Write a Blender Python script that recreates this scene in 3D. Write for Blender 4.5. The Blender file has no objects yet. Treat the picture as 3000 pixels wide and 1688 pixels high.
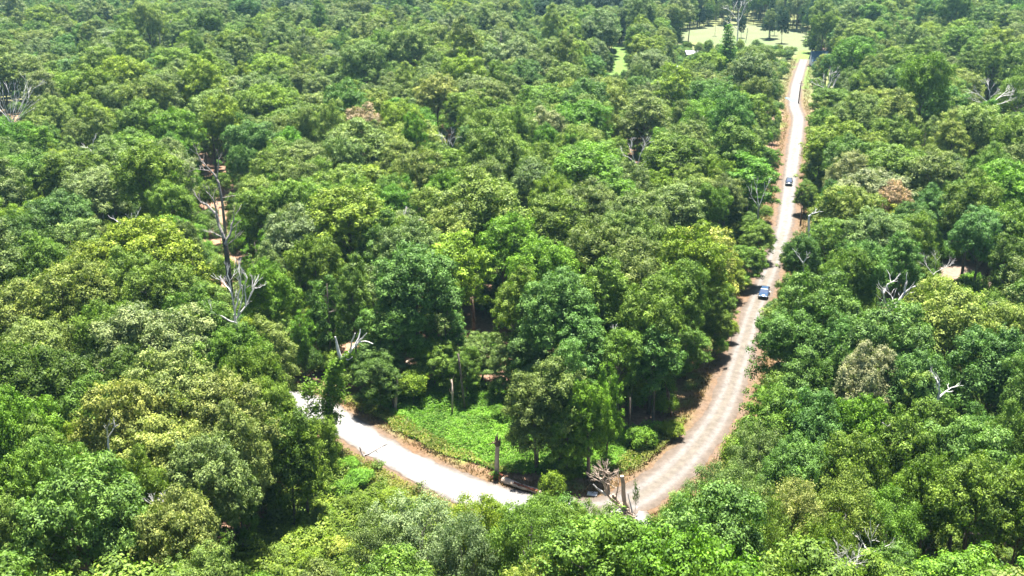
import bpy, math, random
import numpy as np
from mathutils import Vector, Matrix
random.seed(11); RNG = np.random.default_rng(5)
S = bpy.context.scene
COL = S.collection

# ------------------------------------------------------------------ camera, sky, sun, exposure
CAMH, PITCH, FPX = 69.0, math.radians(20.0), 3000.0
cam = bpy.data.cameras.new('camera'); cam.sensor_width = 36; cam.lens = 36.0
cam.clip_start = 1; cam.clip_end = 6000
camo = bpy.data.objects.new('camera', cam); COL.objects.link(camo)
camo.location = (0, 0, CAMH); camo.rotation_euler = (math.pi/2 - PITCH, 0, 0)
S.camera = camo
SUN = Vector((0.05, 0.24, 0.965)).normalized()
elev = math.asin(SUN.z); azim = math.atan2(SUN.x, SUN.y)
w = bpy.data.worlds.new('World'); S.world = w; w.use_nodes = True
nt = w.node_tree; nt.nodes.clear()
sky = nt.nodes.new('ShaderNodeTexSky'); sky.sky_type = 'NISHITA'; sky.sun_disc = False
sky.sun_elevation = elev; sky.sun_rotation = azim
bg = nt.nodes.new('ShaderNodeBackground'); bg.inputs[1].default_value = 0.05
wo = nt.nodes.new('ShaderNodeOutputWorld')
nt.links.new(sky.outputs[0], bg.inputs[0]); nt.links.new(bg.outputs[0], wo.inputs[0])
sl = bpy.data.lights.new('sun', 'SUN'); sl.energy = 5.0; sl.angle = math.radians(0.5); sl.color = (1, .96, .88)
so = bpy.data.objects.new('sun', sl); COL.objects.link(so)
so.rotation_euler = SUN.to_track_quat('Z', 'Y').to_euler(); so.location = (0, 0, 200)
S.view_settings.view_transform = 'Standard'; S.view_settings.look = 'None'
S.view_settings.exposure = 2.5; S.view_settings.gamma = 1; S.view_settings.use_curve_mapping = False
S.render.engine = 'CYCLES'
S.cycles.max_bounces = 5; S.cycles.diffuse_bounces = 2; S.cycles.glossy_bounces = 2
S.cycles.transmission_bounces = 3; S.cycles.volume_bounces = 0; S.cycles.transparent_max_bounces = 4

# ------------------------------------------------------------------ helpers
def tag(o, label=None, cat=None, group=None, kind=None):
    if label: o['label'] = label
    if cat: o['category'] = cat
    if group: o['group'] = group
    if kind: o['kind'] = kind
    return o
CP, SP = math.cos(PITCH), math.sin(PITCH)
def ray(px, py):
    a = (px-1500)/FPX; b = -(py-844)/FPX
    return Vector((a, CP + b*SP, -SP + b*CP))
def atz(px, py, z=0.0):
    d = ray(px, py); t = (z-CAMH)/d.z
    return Vector((d.x*t, d.y*t, z))
def aty(px, py, Y):
    d = ray(px, py); t = Y/d.y
    return Vector((d.x*t, Y, CAMH + d.z*t))
def proj(x, y, z):
    dz = z-CAMH
    f = y*CP - dz*SP; u = y*SP + dz*CP
    return 1500 + FPX*x/f, 844 - FPX*u/f, f
def D(pts):  return [(x*1.165, y*1.165) for x, y in pts]

def mesh_np(name, V, F, mats, attr=None, smooth=False):
    """V (n,3), F (m,k) same-size faces or list"""
    me = bpy.data.meshes.new(name)
    if isinstance(F, np.ndarray):
        n, k = F.shape
        me.vertices.add(len(V)); me.vertices.foreach_set('co', np.asarray(V, np.float32).ravel())
        me.loops.add(n*k); me.loops.foreach_set('vertex_index', F.astype(np.int32).ravel())
        me.polygons.add(n)
        me.polygons.foreach_set('loop_start', np.arange(0, n*k, k, dtype=np.int32))
        me.update(calc_edges=True)
    else:
        me.from_pydata([tuple(v) for v in V], [], F)
    for m in (mats if isinstance(mats, (list, tuple)) else [mats]): me.materials.append(m)
    if attr:
        for k_, (dom, typ, arr) in attr.items():
            a = me.attributes.new(k_, typ, dom)
            a.data.foreach_set('color' if 'COLOR' in typ else ('vector' if typ == 'FLOAT_VECTOR' else 'value'), np.asarray(arr, np.float32).ravel())
    if smooth:
        me.polygons.foreach_set('use_smooth', np.ones(len(me.polygons), dtype=bool))
    me.update()
    return me
def obj(name, me, parent=None, loc=(0,0,0), rz=0, sc=None):
    o = bpy.data.objects.new(name, me); COL.objects.link(o)
    o.location = loc; o.rotation_euler = (0, 0, rz)
    if sc is not None: o.scale = sc
    if parent: o.parent = parent
    return o
def empty(name, loc=(0,0,0), rz=0):
    return obj(name, None, None, loc, rz)

class MB:
    def __init__(s): s.v = []; s.f = []
    def add(s, vs, fs):
        b = len(s.v); s.v += [tuple(v) for v in vs]; s.f += [[i+b for i in f] for f in fs]
    def tube(s, pts, rad, n=7, cap=True, gnarl=0.0, seed=0):
        rr = random.Random(seed)
        pts = [Vector(p) for p in pts]; vs = []; fs = []
        up = Vector((0.31, 0.17, 1))
        for i, p in enumerate(pts):
            t = (pts[min(i+1, len(pts)-1)] - pts[max(i-1, 0)])
            t = t.normalized() if t.length > 1e-6 else Vector((0, 0, 1))
            a = t.cross(Vector((0.9, 0.4, 0.05))).normalized() if abs(t.x) < .85 else t.cross(Vector((0, 0.3, 1))).normalized()
            b = t.cross(a)
            for k in range(n):
                th = 2*math.pi*k/n
                r = rad[i]*(1 + gnarl*(rr.random()-.5)*2)
                vs.append(p + a*math.cos(th)*r + b*math.sin(th)*r)
        for i in range(len(pts)-1):
            for k in range(n):
                k2 = (k+1) % n
                fs.append([i*n+k, i*n+k2, (i+1)*n+k2, (i+1)*n+k])
        if cap:
            fs.append(list(range(n))[::-1]); fs.append([(len(pts)-1)*n+k for k in range(n)])
        s.add(vs, fs)
    def box(s, c, d, rz=0):
        R = Matrix.Rotation(rz, 3, 'Z'); c = Vector(c)
        vs = [c + R @ Vector((sx*d[0]/2, sy*d[1]/2, sz*d[2]/2)) for sx in (-1, 1) for sy in (-1, 1) for sz in (-1, 1)]
        s.add(vs, [[0,1,3,2],[4,6,7,5],[0,4,5,1],[2,3,7,6],[0,2,6,4],[1,5,7,3]])
    def me(s, name, mat, smooth=False):
        return mesh_np(name, s.v, s.f, mat, smooth=smooth)

def curve_pts(a, b, n, bend, rnd):
    a = Vector(a); b = Vector(b); L = (b-a).length
    o1 = Vector((rnd.uniform(-1,1), rnd.uniform(-1,1), rnd.uniform(-.6,.6)))*bend*L
    out = []
    for i in range(n+1):
        t = i/n
        out.append(a.lerp(b, t) + o1*math.sin(math.pi*t) + (Vector((rnd.uniform(-1,1), rnd.uniform(-1,1), rnd.uniform(-1,1)))*bend*.25*L if 0 < i < n else Vector()))
    return out

# value noise (2-D, vectorised)
_G = RNG.random((256, 256))
def vnoise(x, y, s=1.0, o=0):
    x = np.asarray(x)/s + 17.3*o + 1000; y = np.asarray(y)/s + 9.1*o + 1000
    xi = np.floor(x).astype(int); yi = np.floor(y).astype(int); fx = x-xi; fy = y-yi
    fx = fx*fx*(3-2*fx); fy = fy*fy*(3-2*fy)
    g = lambda a, b: _G[a % 256, b % 256]
    return (g(xi, yi)*(1-fx)+g(xi+1, yi)*fx)*(1-fy) + (g(xi, yi+1)*(1-fx)+g(xi+1, yi+1)*fx)*fy
def fbm(x, y, s, o=0):
    return .5*vnoise(x, y, s, o) + .3*vnoise(x, y, s/2.1, o+3) + .2*vnoise(x, y, s/4.3, o+7)
def inpoly(px, py, poly):
    px = np.asarray(px, float); py = np.asarray(py, float); ins = np.zeros(px.shape, bool)
    n = len(poly)
    for i in range(n):
        x1, y1 = poly[i]; x2, y2 = poly[(i+1) % n]
        c = ((y1 > py) != (y2 > py)) & (px < (x2-x1)*(py-y1)/((y2-y1) or 1e-9) + x1)
        ins ^= c
    return ins
def dseg(px, py, pts):
    px = np.asarray(px, float); py = np.asarray(py, float); d = np.full(px.shape, 1e9)
    for (x1, y1), (x2, y2) in zip(pts[:-1], pts[1:]):
        L2 = (x2-x1)**2 + (y2-y1)**2 + 1e-9
        t = np.clip(((px-x1)*(x2-x1) + (py-y1)*(y2-y1))/L2, 0, 1)
        d = np.minimum(d, np.hypot(px-(x1+t*(x2-x1)), py-(y1+t*(y2-y1))))
    return d

# ------------------------------------------------------------------ materials
def newmat(name):
    m = bpy.data.materials.new(name); m.use_nodes = True
    n = m.node_tree; b = n.nodes.get('Principled BSDF')
    return m, n, b
def N(n, t, **k):
    x = n.nodes.new(t)
    for a, v in k.items(): setattr(x, a, v)
    return x
def simple(name, col, rough=.7, metal=0, noise=0.0, scale=4.0, spec=.3):
    m, n, b = newmat(name)
    b.inputs['Roughness'].default_value = rough; b.inputs['Metallic'].default_value = metal
    b.inputs['Specular IOR Level'].default_value = spec
    if noise:
        tc = N(n, 'ShaderNodeTexCoord'); nz = N(n, 'ShaderNodeTexNoise'); nz.inputs['Scale'].default_value = scale; nz.inputs['Detail'].default_value = 4
        r = N(n, 'ShaderNodeMapRange'); r.inputs[1].default_value = .3; r.inputs[2].default_value = .7; r.inputs[3].default_value = 1-noise; r.inputs[4].default_value = 1+noise
        mx = N(n, 'ShaderNodeMix', data_type='RGBA', blend_type='MULTIPLY'); mx.inputs[0].default_value = 1
        mx.inputs[6].default_value = (*col, 1)
        n.links.new(tc.outputs['Object'], nz.inputs['Vector']); n.links.new(nz.outputs[0], r.inputs[0]); n.links.new(r.outputs[0], mx.inputs[7])
        n.links.new(mx.outputs[2], b.inputs['Base Color'])
    else: b.inputs['Base Color'].default_value = (*col, 1)
    return m
def leaf_material(name, fixed=None, trans=.24):
    m, n, b = newmat(name)
    if fixed is None:
        at = N(n, 'ShaderNodeAttribute', attribute_type='INSTANCER', attribute_name='tint'); src = at.outputs['Color']
    else:
        at = N(n, 'ShaderNodeRGB'); at.outputs[0].default_value = (*fixed, 1); src = at.outputs[0]
    v = N(n, 'ShaderNodeAttribute', attribute_type='GEOMETRY', attribute_name='leafvar')
    ramp = N(n, 'ShaderNodeValToRGB')
    ramp.color_ramp.elements[0].color = (.28, .36, .30, 1); ramp.color_ramp.elements[0].position = 0
    ramp.color_ramp.elements[1].color = (1.9, 1.7, 1.7, 1); ramp.color_ramp.elements[1].position = 1
    e = ramp.color_ramp.elements.new(.55); e.color = (1, 1, 1, 1)
    mx = N(n, 'ShaderNodeMix', data_type='RGBA', blend_type='MULTIPLY'); mx.inputs[0].default_value = 1
    n.links.new(v.outputs['Fac'], ramp.inputs[0]); n.links.new(src, mx.inputs[6]); n.links.new(ramp.outputs[0], mx.inputs[7])
    n.links.new(mx.outputs[2], b.inputs['Base Color'])
    b.inputs['Roughness'].default_value = .55; b.inputs['Specular IOR Level'].default_value = .16
    tr = N(n, 'ShaderNodeBsdfTranslucent')
    hs = N(n, 'ShaderNodeMix', data_type='RGBA', blend_type='MULTIPLY'); hs.inputs[0].default_value = 1; hs.inputs[7].default_value = (1.05, 1.35, .45, 1)
    n.links.new(mx.outputs[2], hs.inputs[6]); n.links.new(hs.outputs[2], tr.inputs[0])
    ms = N(n, 'ShaderNodeMixShader'); ms.inputs[0].default_value = trans
    out = n.nodes['Material Output']
    n.links.new(b.outputs[0], ms.inputs[1]); n.links.new(tr.outputs[0], ms.inputs[2]); n.links.new(ms.outputs[0], out.inputs[0])
    return m
M_LEAF = leaf_material('leaf')
M_BARK = simple('bark', (.10, .08, .065), .9, noise=.4, scale=3)
M_BARKD = simple('bark_dark', (.05, .04, .032), .9, noise=.45, scale=3)
M_WOODW = simple('bleached_wood', (.44, .42, .40), .8, noise=.25, scale=2)
M_WOODG = simple('grey_wood', (.21, .185, .17), .85, noise=.45, scale=2.5)
M_WOODB = simple('brown_wood', (.10, .062, .045), .85, noise=.5, scale=2)
M_WOODR = simple('rotten_red_wood', (.13, .04, .02), .9, noise=.5, scale=3)
M_TAN = simple('tan_wood', (.32, .25, .195), .85, noise=.35, scale=2)

# ------------------------------------------------------------------ plan of the place (ground coordinates)
def W(pts, z=0): return [(atz(x, y, z).x, atz(x, y, z).y) for x, y in pts]
ROAD_L = W(D([(560,965),(640,985),(740,1008),(800,1030),(880,1080),(960,1130),(1060,1183),(1150,1225),(1250,1262),(1350,1284),(1450,1286)]))
ROAD_R = W(D([(1450,1286),(1545,1280),(1625,1240),(1690,1190),(1752,1125),(1800,1060),(1835,990),(1862,900),(1886,810),(1912,740),(1940,672),(1962,610),(1975,560),(1982,500),(1990,430),(1999,370),(2007,310),(2008,292),(2000,276),(1997,262),(1999,230),(2007,195),(2016,168),(2022,150)]))
STUB = W(D([(1560,1275),(1585,1320),(1590,1370),(1570,1430)]))
FIELD = W([(1975,113),(1992,96),(2030,84),(2100,76),(2180,70),(2262,80),(2330,92),(2378,100),(2382,130),(2376,150),(2345,158),(2300,156),(2250,148),(2190,142),(2060,128),(2000,122)])
STRIP = W([(2334,150),(2372,146),(2378,175),(2366,190),(2378,215),(2370,262),(2352,262),(2349,200),(2330,200)])
GLADE = W([(1798,132),(1842,132),(1840,190),(1842,233),(1755,236),(1752,226),(1790,212)])
GREEN_N = W(D([(850,1008),(960,985),(1060,960),(1200,960),(1300,990),(1500,1100),(1560,1080),(1700,1060),(1760,1050),(1730,1090),(1640,1165),(1560,1190),(1420,1205),(1300,1190),(1240,1182),(1160,1160),(1080,1130),(1010,1090),(940,1050),(880,1020)]))
GREEN_S = W(D([(835,1120),(880,1130),(960,1180),(1060,1230),(1150,1275),(1210,1310),(1240,1340),(1130,1400),(1100,1500),(620,1500),(560,1430),(640,1330),(740,1240),(800,1180)]))
DIRT_R = W(D([(2310,690),(2340,665),(2400,660),(2500,690),(2540,720),(2500,748),(2440,745),(2380,730),(2330,720)]))
LITTER = W(D([(960,840),(1180,800),(1300,830),(1400,900),(1300,1000),(1100,990),(980,930)]))

# ------------------------------------------------------------------ ground sheet
def build_ground():
    ys = [-150, -60, 0, 30, 60]; y = 80.0
    while y < 1300: ys.append(y); y += max(.55, .0058*y)
    while y < 5000: ys.append(y); y *= 1.12
    ys = np.array(ys); nx = 380
    u = np.linspace(-1, 1, nx)
    X = u[None, :]*(90 + .60*np.abs(ys))[:, None]; Y = np.repeat(ys[:, None], nx, 1)
    x = X.ravel(); y = Y.ravel()
    dr = np.minimum(np.minimum(dseg(x, y, ROAD_L), dseg(x, y, ROAD_R)), dseg(x, y, STUB))
    n1 = fbm(x, y, 6, 1); n2 = fbm(x, y, 2.2, 4); n3 = fbm(x, y, 30, 8)
    floor = np.array([.17, .105, .07]); sand = np.array([.098, .068, .048]); straw = np.array([.085, .065, .026]); red = np.array([.092, .050, .030])
    green = np.array([.10, .17, .03]); field = np.array([.088, .112, .050]); pinkf = np.array([.105, .104, .062]); glade = np.array([.08, .13, .03])
    pink = np.array([.15, .11, .085])
    C = floor[None]*(0.7+.7*n1[:, None])
    def mixin(C, col, wt): return C*(1-wt[:, None]) + col*wt[:, None]
    C = mixin(C, np.array([.17, .10, .07]), inpoly(x, y, LITTER)*np.clip(n1*2-.4, 0, 1))
    for P in (GREEN_N, GREEN_S): C = mixin(C, green, inpoly(x+3*(n1-.5), y+3*(n2-.5), P)*.9)
    C = mixin(C, np.array([.09, .125, .04])*1.0, np.clip((y-360)/60, 0, 1)*.75)
    wv = np.clip((7.5 - 3.2*np.clip((y-330)/60, 0, 1) + 6*(n1-.5) - dr)/2.5, 0, 1)
    vcol = straw[None]*(n2[:, None]) + red[None]*(1-n2[:, None])
    C = mixin(C, vcol*1.1, wv*.92)
    wg = np.clip((n1-.52)*6, 0, 1)*wv*np.clip((dr-3.6)/2, 0, 1)
    C = mixin(C, green*1.3, wg*.7)
    ws = np.clip((4.2 + 3.6*(n2-.5) - dr)/1.8, 0, 1); C = mixin(C, sand, ws)
    inf = inpoly(x+8*(n3-.5), y+8*(n3-.5), FIELD)
    wf = np.clip((fbm(x, y, 22, 2)-.36)*5, 0, 1)*np.clip((y-500)/60, 0, 1)
    C = mixin(C, field, inf*1.0); C = mixin(C, pinkf, inf*wf*.55)
    C = mixin(C, glade, inpoly(x, y, GLADE)*1.0)
    C = mixin(C, glade*1.1, inpoly(x, y, STRIP)*.9*np.clip((dr-2)/1, 0, 1))
    C = mixin(C, pink, inpoly(x+2*(n2-.5), y+2*(n1-.5), DIRT_R)*1.0)
    Z = (n1-.5)*.25*np.clip((dr-3.2)/3, 0, 1)
    Z = np.where(dr < 3.4, 0, Z)
    V = np.stack([x, y, Z], 1); ny = len(ys)
    i = np.arange(ny-1)[:, None]*nx + np.arange(nx-1)[None]
    F = np.stack([i, i+1, i+1+nx, i+nx], -1).reshape(-1, 4)
    m, n, b = newmat('ground')
    at = N(n, 'ShaderNodeAttribute', attribute_name='soil'); tc = N(n, 'ShaderNodeTexCoord')
    nz = N(n, 'ShaderNodeTexNoise'); nz.inputs['Scale'].default_value = 1.6; nz.inputs['Detail'].default_value = 8; nz.inputs['Roughness'].default_value = .7
    r = N(n, 'ShaderNodeMapRange'); r.inputs[1].default_value = .3; r.inputs[2].default_value = .7; r.inputs[3].default_value = .62; r.inputs[4].default_value = 1.4
    mx = N(n, 'ShaderNodeMix', data_type='RGBA', blend_type='MULTIPLY'); mx.inputs[0].default_value = 1
    bp = N(n, 'ShaderNodeBump'); bp.inputs['Strength'].default_value = .6; bp.inputs['Distance'].default_value = .15
    n.links.new(tc.outputs['Object'], nz.inputs['Vector']); n.links.new(nz.outputs[0], r.inputs[0])
    n.links.new(at.outputs['Color'], mx.inputs[6]); n.links.new(r.outputs[0], mx.inputs[7]); n.links.new(mx.outputs[2], b.inputs['Base Color'])
    n.links.new(nz.outputs[0], bp.inputs['Height']); n.links.new(bp.outputs[0], b.inputs['Normal'])
    b.inputs['Roughness'].default_value = .95; b.inputs['Specular IOR Level'].default_value = .1
    Ca = np.concatenate([C, np.ones((len(C), 1))], 1)
    me = mesh_np('ground', V, F, m, {'soil': ('POINT', 'FLOAT_COLOR', Ca)}, smooth=True)
    tag(obj('ground', me), kind='structure')
build_ground()

def resample(pts, step):
    P = [Vector((x, y)) for x, y in pts]
    for _ in range(3):                                     # chaikin smoothing
        Q = [P[0]]
        for a, b in zip(P[:-1], P[1:]): Q += [a*.75+b*.25, a*.25+b*.75]
        Q.append(P[-1]); P = Q
    out = [P[0]]; acc = 0
    for a, b in zip(P[:-1], P[1:]):
        L = (b-a).length; t = step-acc
        while t < L: out.append(a + (b-a)*(t/L)); t += step
        acc = (acc + L) % step
    out.append(P[-1]); return out
def road_mat():
    m, n, b = newmat('pale_gravel')
    tc = N(n, 'ShaderNodeTexCoord'); at = N(n, 'ShaderNodeAttribute', attribute_name='soil')
    nz = N(n, 'ShaderNodeTexNoise'); nz.inputs['Scale'].default_value = .8; nz.inputs['Detail'].default_value = 9; nz.inputs['Roughness'].default_value = .75
    vo = N(n, 'ShaderNodeTexVoronoi'); vo.inputs['Scale'].default_value = 14
    r = N(n, 'ShaderNodeMapRange'); r.inputs[1].default_value = .32; r.inputs[2].default_value = .7; r.inputs[3].default_value = .62; r.inputs[4].default_value = 1.25
    mx = N(n, 'ShaderNodeMix', data_type='RGBA', blend_type='MULTIPLY'); mx.inputs[0].default_value = 1
    bp = N(n, 'ShaderNodeBump'); bp.inputs['Strength'].default_value = .5; bp.inputs['Distance'].default_value = .04
    n.links.new(tc.outputs['Object'], nz.inputs['Vector']); n.links.new(tc.outputs['Object'], vo.inputs['Vector'])
    n.links.new(nz.outputs[0], r.inputs[0]); n.links.new(at.outputs['Color'], mx.inputs[6]); n.links.new(r.outputs[0], mx.inputs[7])
    n.links.new(mx.outputs[2], b.inputs['Base Color']); n.links.new(vo.outputs[0], bp.inputs['Height']); n.links.new(bp.outputs[0], b.inputs['Normal'])
    b.inputs['Roughness'].default_value = .95; b.inputs['Specular IOR Level'].default_value = .15
    return m
M_ROAD = road_mat()
def strip(name, pts, half, z, colf, seed):
    P = resample(pts, .6); nc = 13; V = []; C = []
    for i, p in enumerate(P):
        a = P[max(0, i-2)]; b = P[min(len(P)-1, i+2)]; t = (b-a).normalized(); nrm = Vector((t.y, -t.x))
        for j in range(nc):
            u = j/(nc-1)*2-1
            jag = (float(fbm(p.x, p.y+50*j*(abs(u) > .9), 2.2, seed+j))-.5)*1.5*abs(u)**4
            q = p + nrm*u*(half(i/len(P))+jag)
            crown = .05*(1-abs(u)**2)
            rut = -.03*math.exp(-((abs(u)-.42)/.12)**2)
            V.append((q.x, q.y, z + crown + rut)); C.append(colf(i/len(P), u, q))
    n = len(P); i = np.arange(n-1)[:, None]*nc + np.arange(nc-1)[None]
    F = np.stack([i, i+1, i+1+nc, i+nc], -1).reshape(-1, 4)
    me = mesh_np(name, np.array(V), F, M_ROAD, {'soil': ('POINT', 'FLOAT_COLOR', np.array(C))}, smooth=True)
    return tag(obj(name, me), kind='structure')
def mixc(a, b, t): t = max(0, min(1, t)); return tuple(a[k]*(1-t)+b[k]*t for k in range(3))+(1,)
WH, PK, OR, GRN = (.165, .160, .156), (.088, .068, .053), (.52, .33, .18), (.17, .19, .08)
def colL(t, u, q):
    e = abs(u); n = float(fbm(q.x, q.y, 3, 2))
    return mixc(WH, PK, (e-.72)*4 + (n-.5)*.8)
def colR(t, u, q):
    e = abs(u); n = float(fbm(q.x, q.y, 3, 2)); far = max(0, min(1, (q.y-205)/30))
    cen = mixc(mixc(WH[:3], PK, .75*(1 - far)+.35*far)[:3], PK, (n-.5)*.9)
    c = mixc(cen[:3], PK, (e-.55)*3.0)
    rut = math.exp(-((e-.42)/.13)**2)*.55
    c = mixc(c[:3], WH, rut)
    return mixc(c[:3], GRN, max(0, .35-abs(u))*(.9 if q.y > 430 else .15) )
strip('gravel_road', ROAD_L, lambda t: 3.0+.4*math.sin(t*9), .035, colL, 2)
strip('dirt_road', ROAD_R, lambda t: 3.2-1.0*min(1, t/.10) if t < .16 else (2.1 if t < .42 else 2.1+.4*min(1, (t-.42)/.1)), .03, colR, 5)
strip('dirt_track', STUB, lambda t: 3.0, .025, colL, 9)

# ------------------------------------------------------------------ foliage generators
def unit(n):
    v = RNG.normal(size=(n, 3)); return v/np.linalg.norm(v, axis=1)[:, None]
def leaves(P, Nn, size, var, elong=1.45):
    """rhombic leaves at P with normals Nn"""
    n = len(P)
    Nn = Nn/np.linalg.norm(Nn, axis=1)[:, None]
    r = unit(n); A = np.cross(Nn, r); A /= np.linalg.norm(A, axis=1)[:, None]; B = np.cross(Nn, A)
    s = (size*(.7+.6*RNG.random(n)))[:, None] if np.isscalar(size) else size[:, None]
    a = A*s*.5*elong; b = B*s*.5/elong*1.25
    fold = Nn*s*.12
    V = np.stack([P-a, P+b+fold, P+a, P-b+fold], 1).reshape(-1, 3)
    F = np.arange(4*n).reshape(-1, 4)
    return V, F, var
def crown_cloud(lobes, nclump, nleaf, size, spread=.30, flat=.95, up=.5):
    """lobes: (cx,cy,cz,r) list"""
    Ps, Ns, Vs = [], [], []
    for (cx, cy, cz, r) in lobes:
        k = max(3, int(nclump*(r/1.7)**2))
        d = unit(k); d[:, 2] = np.abs(d[:, 2])*1.15-.45*(RNG.random(k) < .55); d /= np.linalg.norm(d, axis=1)[:, None]
        rad = r*(.72+.38*RNG.random(k))
        c = np.array([cx, cy, cz]) + d*rad[:, None]*np.array([1, 1, flat])
        lv = RNG.normal(0, .08)
        cv = np.clip(.45+lv+RNG.normal(0, .17, k), 0, 1)
        m = nleaf
        off = RNG.normal(size=(k, m, 3))*spread*np.array([1.1, 1.1, .8])
        P = c[:, None, :] + off
        Nn = d[:, None, :]*.95 + off/spread*.30 + unit(k*m).reshape(k, m, 3)*.62 + np.array([0, 0, up*.75])
        Ps.append(P.reshape(-1, 3)); Ns.append(Nn.reshape(-1, 3))
        Vs.append(np.clip(np.repeat(cv, m)+RNG.normal(0, .11, k*m), 0, 1))
    P = np.concatenate(Ps); return leaves(P, np.concatenate(Ns), size, np.concatenate(Vs))
def dome_lobes(R, z0, z1, n, rmin, rmax, seed, irregular=.2, low=.3, taper=1.0):
    r = random.Random(seed); out = []
    ph = [r.uniform(0, 6.28) for _ in range(4)]
    for i in range(n):
        t = (i+.5)/n
        el = math.asin(max(-1, min(1, 1-(1+low)*t)))                       # top -> below equator
        az = i*2.39996 + r.uniform(-.35, .35)
        k = 1 + irregular*(math.sin(2*az+ph[0])*.6 + math.sin(3*az+ph[1]+el*2)*.5 + r.uniform(-.5, .5)*.8)
        rr = r.uniform(rmin, rmax)
        rad = (R-rr*.75)*k*(math.cos(el)**taper)
        zc = (z0+z1)/2 + (z1-z0)/2*.12; zz = zc + math.sin(el)*((z1-z0)/2-rr*.5)*k*.92
        out.append((rad*math.cos(az), rad*math.sin(az), zz, rr))
    return out
def bumpy(L, per, rs, seed, hz=1.05):
    r = random.Random(seed); out = []
    for (x, y, z, R) in L:
        k = max(3, int(per*(R/1.8)**1.5))
        for i in range(k):
            el = r.uniform(-.35, 1.45); az = i*2.4+r.uniform(-.5, .5); q = R*r.uniform(.55, .95)
            out.append((x+q*math.cos(el)*math.cos(az), y+q*math.cos(el)*math.sin(az), z+q*math.sin(el)*hz, R*rs*r.uniform(.75, 1.25)))
    return out
NT = []; PROTO = []    # dict(crown mesh, trunk mesh, R, H)
def make_trunk(name, lobes, H, rt, z0, seed, mat, nlimb=11, lean=.04):
    r = random.Random(seed); mb = MB()
    top = Vector((r.uniform(-1, 1)*lean*H, r.uniform(-1, 1)*lean*H, H*.80))
    pts = [Vector((0, 0, -.25)), Vector((0, 0, .4)), Vector((top.x*.3, top.y*.3, z0*.6)), Vector((top.x*.5, top.y*.5, z0*1.05)), Vector((top.x*.8, top.y*.8, H*.62)), top]
    mb.tube(pts, [rt*1.5, rt, rt*.85, rt*.75, rt*.5, rt*.2], 8, gnarl=.12, seed=seed)
    ls = sorted(lobes, key=lambda l: r.random())[:nlimb]
    for i, l in enumerate(ls):
        f = r.uniform(.25, .9); a = pts[3].lerp(pts[5], f*.7)
        b = Vector(l[:3]); b = a.lerp(b, .95)
        if b.z < a.z+.5: a = pts[3].copy()
        cp = curve_pts(a, b, 4, .07, r)
        mb.tube(cp, [rt*.45*(1-.2*f), rt*.34, rt*.25, rt*.16, rt*.07], 5, cap=False)
        for _ in range(2):
            k = r.choice([2, 3]); e = cp[k] + Vector((r.uniform(-1.6, 1.6), r.uniform(-1.6, 1.6), r.uniform(.3, 1.8)))
            mb.tube(curve_pts(cp[k], e, 2, .1, r), [rt*.15, rt*.1, rt*.04], 4, cap=False)
    return mb.me(name, mat, smooth=True)
def add_proto(kind, lobes, R, H, z0, leaf, nclump, nleaf, seed, rt=.33, mat=None, **kw):
    fine = lobes if kind in ('pine', 'shrub', 'small', 'tuft') else bumpy(lobes, 6, .42, seed)
    V, F, var = crown_cloud(fine, nclump, nleaf, leaf, **kw)
    NT.append(len(F)*2)
    me = mesh_np('crown', V, F, M_LEAF, {'leafvar': ('FACE', 'FLOAT', var)})
    tr = make_trunk('trunk', lobes, H, rt, z0, seed, mat or M_BARK)
    PROTO.append(dict(kind=kind, crown=me, trunk=tr, R=R, H=H))
for i in range(6):   # broad domes
    L = dome_lobes(5.7, 5.2, 18.6, 34, 1.4, 2.6, 100+i, .2+.04*i, .4, .8)
    add_proto('dome', L, 6, 18.6, 6, .205, 44, 14, 300+i, spread=.20)
for i in range(4):   # taller ovals
    L = dome_lobes(4.3, 4.5, 19, 30, 1.2, 2.0, 200+i, .26, .6, .85)
    add_proto('oval', L, 4.3, 19.3, 5, .20, 72, 14, 400+i, rt=.26, spread=.21)
for i in range(2):   # crown down to the ground
    L = dome_lobes(5, .8, 14, 36, 1.2, 2.1, 250+i, .24, .75, .8)
    add_proto('low', L, 5, 14.4, 3, .19, 78, 14, 450+i, rt=.28, spread=.21)
for i in range(3):   # clumpy, many spires
    r = random.Random(50+i); L = []
    for k in range(9):
        a = r.uniform(0, 6.28); q = r.uniform(.2, 1)**.6*3.6; zt = 17.5-q*1.1-r.uniform(0, 2)
        for j in range(5):
            L.append((q*math.cos(a)+r.uniform(-.5, .5), q*math.sin(a)+r.uniform(-.5, .5), zt-j*1.9, .75+.22*j))
    add_proto('spire', L, 5, 18, 5, .22, 60, 14, 500+i, rt=.28, spread=.24)
for i in range(2):   # thin, branches showing
    L = dome_lobes(5.6, 5, 17, 34, 1.1, 1.9, 700+i, .3, .45)
    add_proto('thin', L, 5.6, 17.3, 6, .17, 66, 14, 800+i, mat=M_WOODG, spread=.28)
for i in range(2):   # small round tree
    L = dome_lobes(2.4, 1.2, 6.4, 18, .7, 1.15, 900+i, .2, .6)
    add_proto('small', L, 2.4, 6.6, 1.4, .17, 70, 18, 950+i, rt=.10, spread=.26)
for i in range(3):   # shrub
    L = dome_lobes(2.6, .1, 3.6, 20, .6, 1.1, 1000+i, .3, .45)
    add_proto('shrub', L, 2.6, 3.7, .3, .17, 90, 16, 1050+i, rt=.05, spread=.22, up=.8)
for i in range(2):   # ragged roadside tuft
    L = dome_lobes(1.3, .1, 2.0, 8, .35, .6, 1100+i, .5, .4)
    add_proto('tuft', L, 1.3, 2.1, .2, .20, 60, 9, 1150+i, rt=.04, spread=.2, up=.8)
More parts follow.
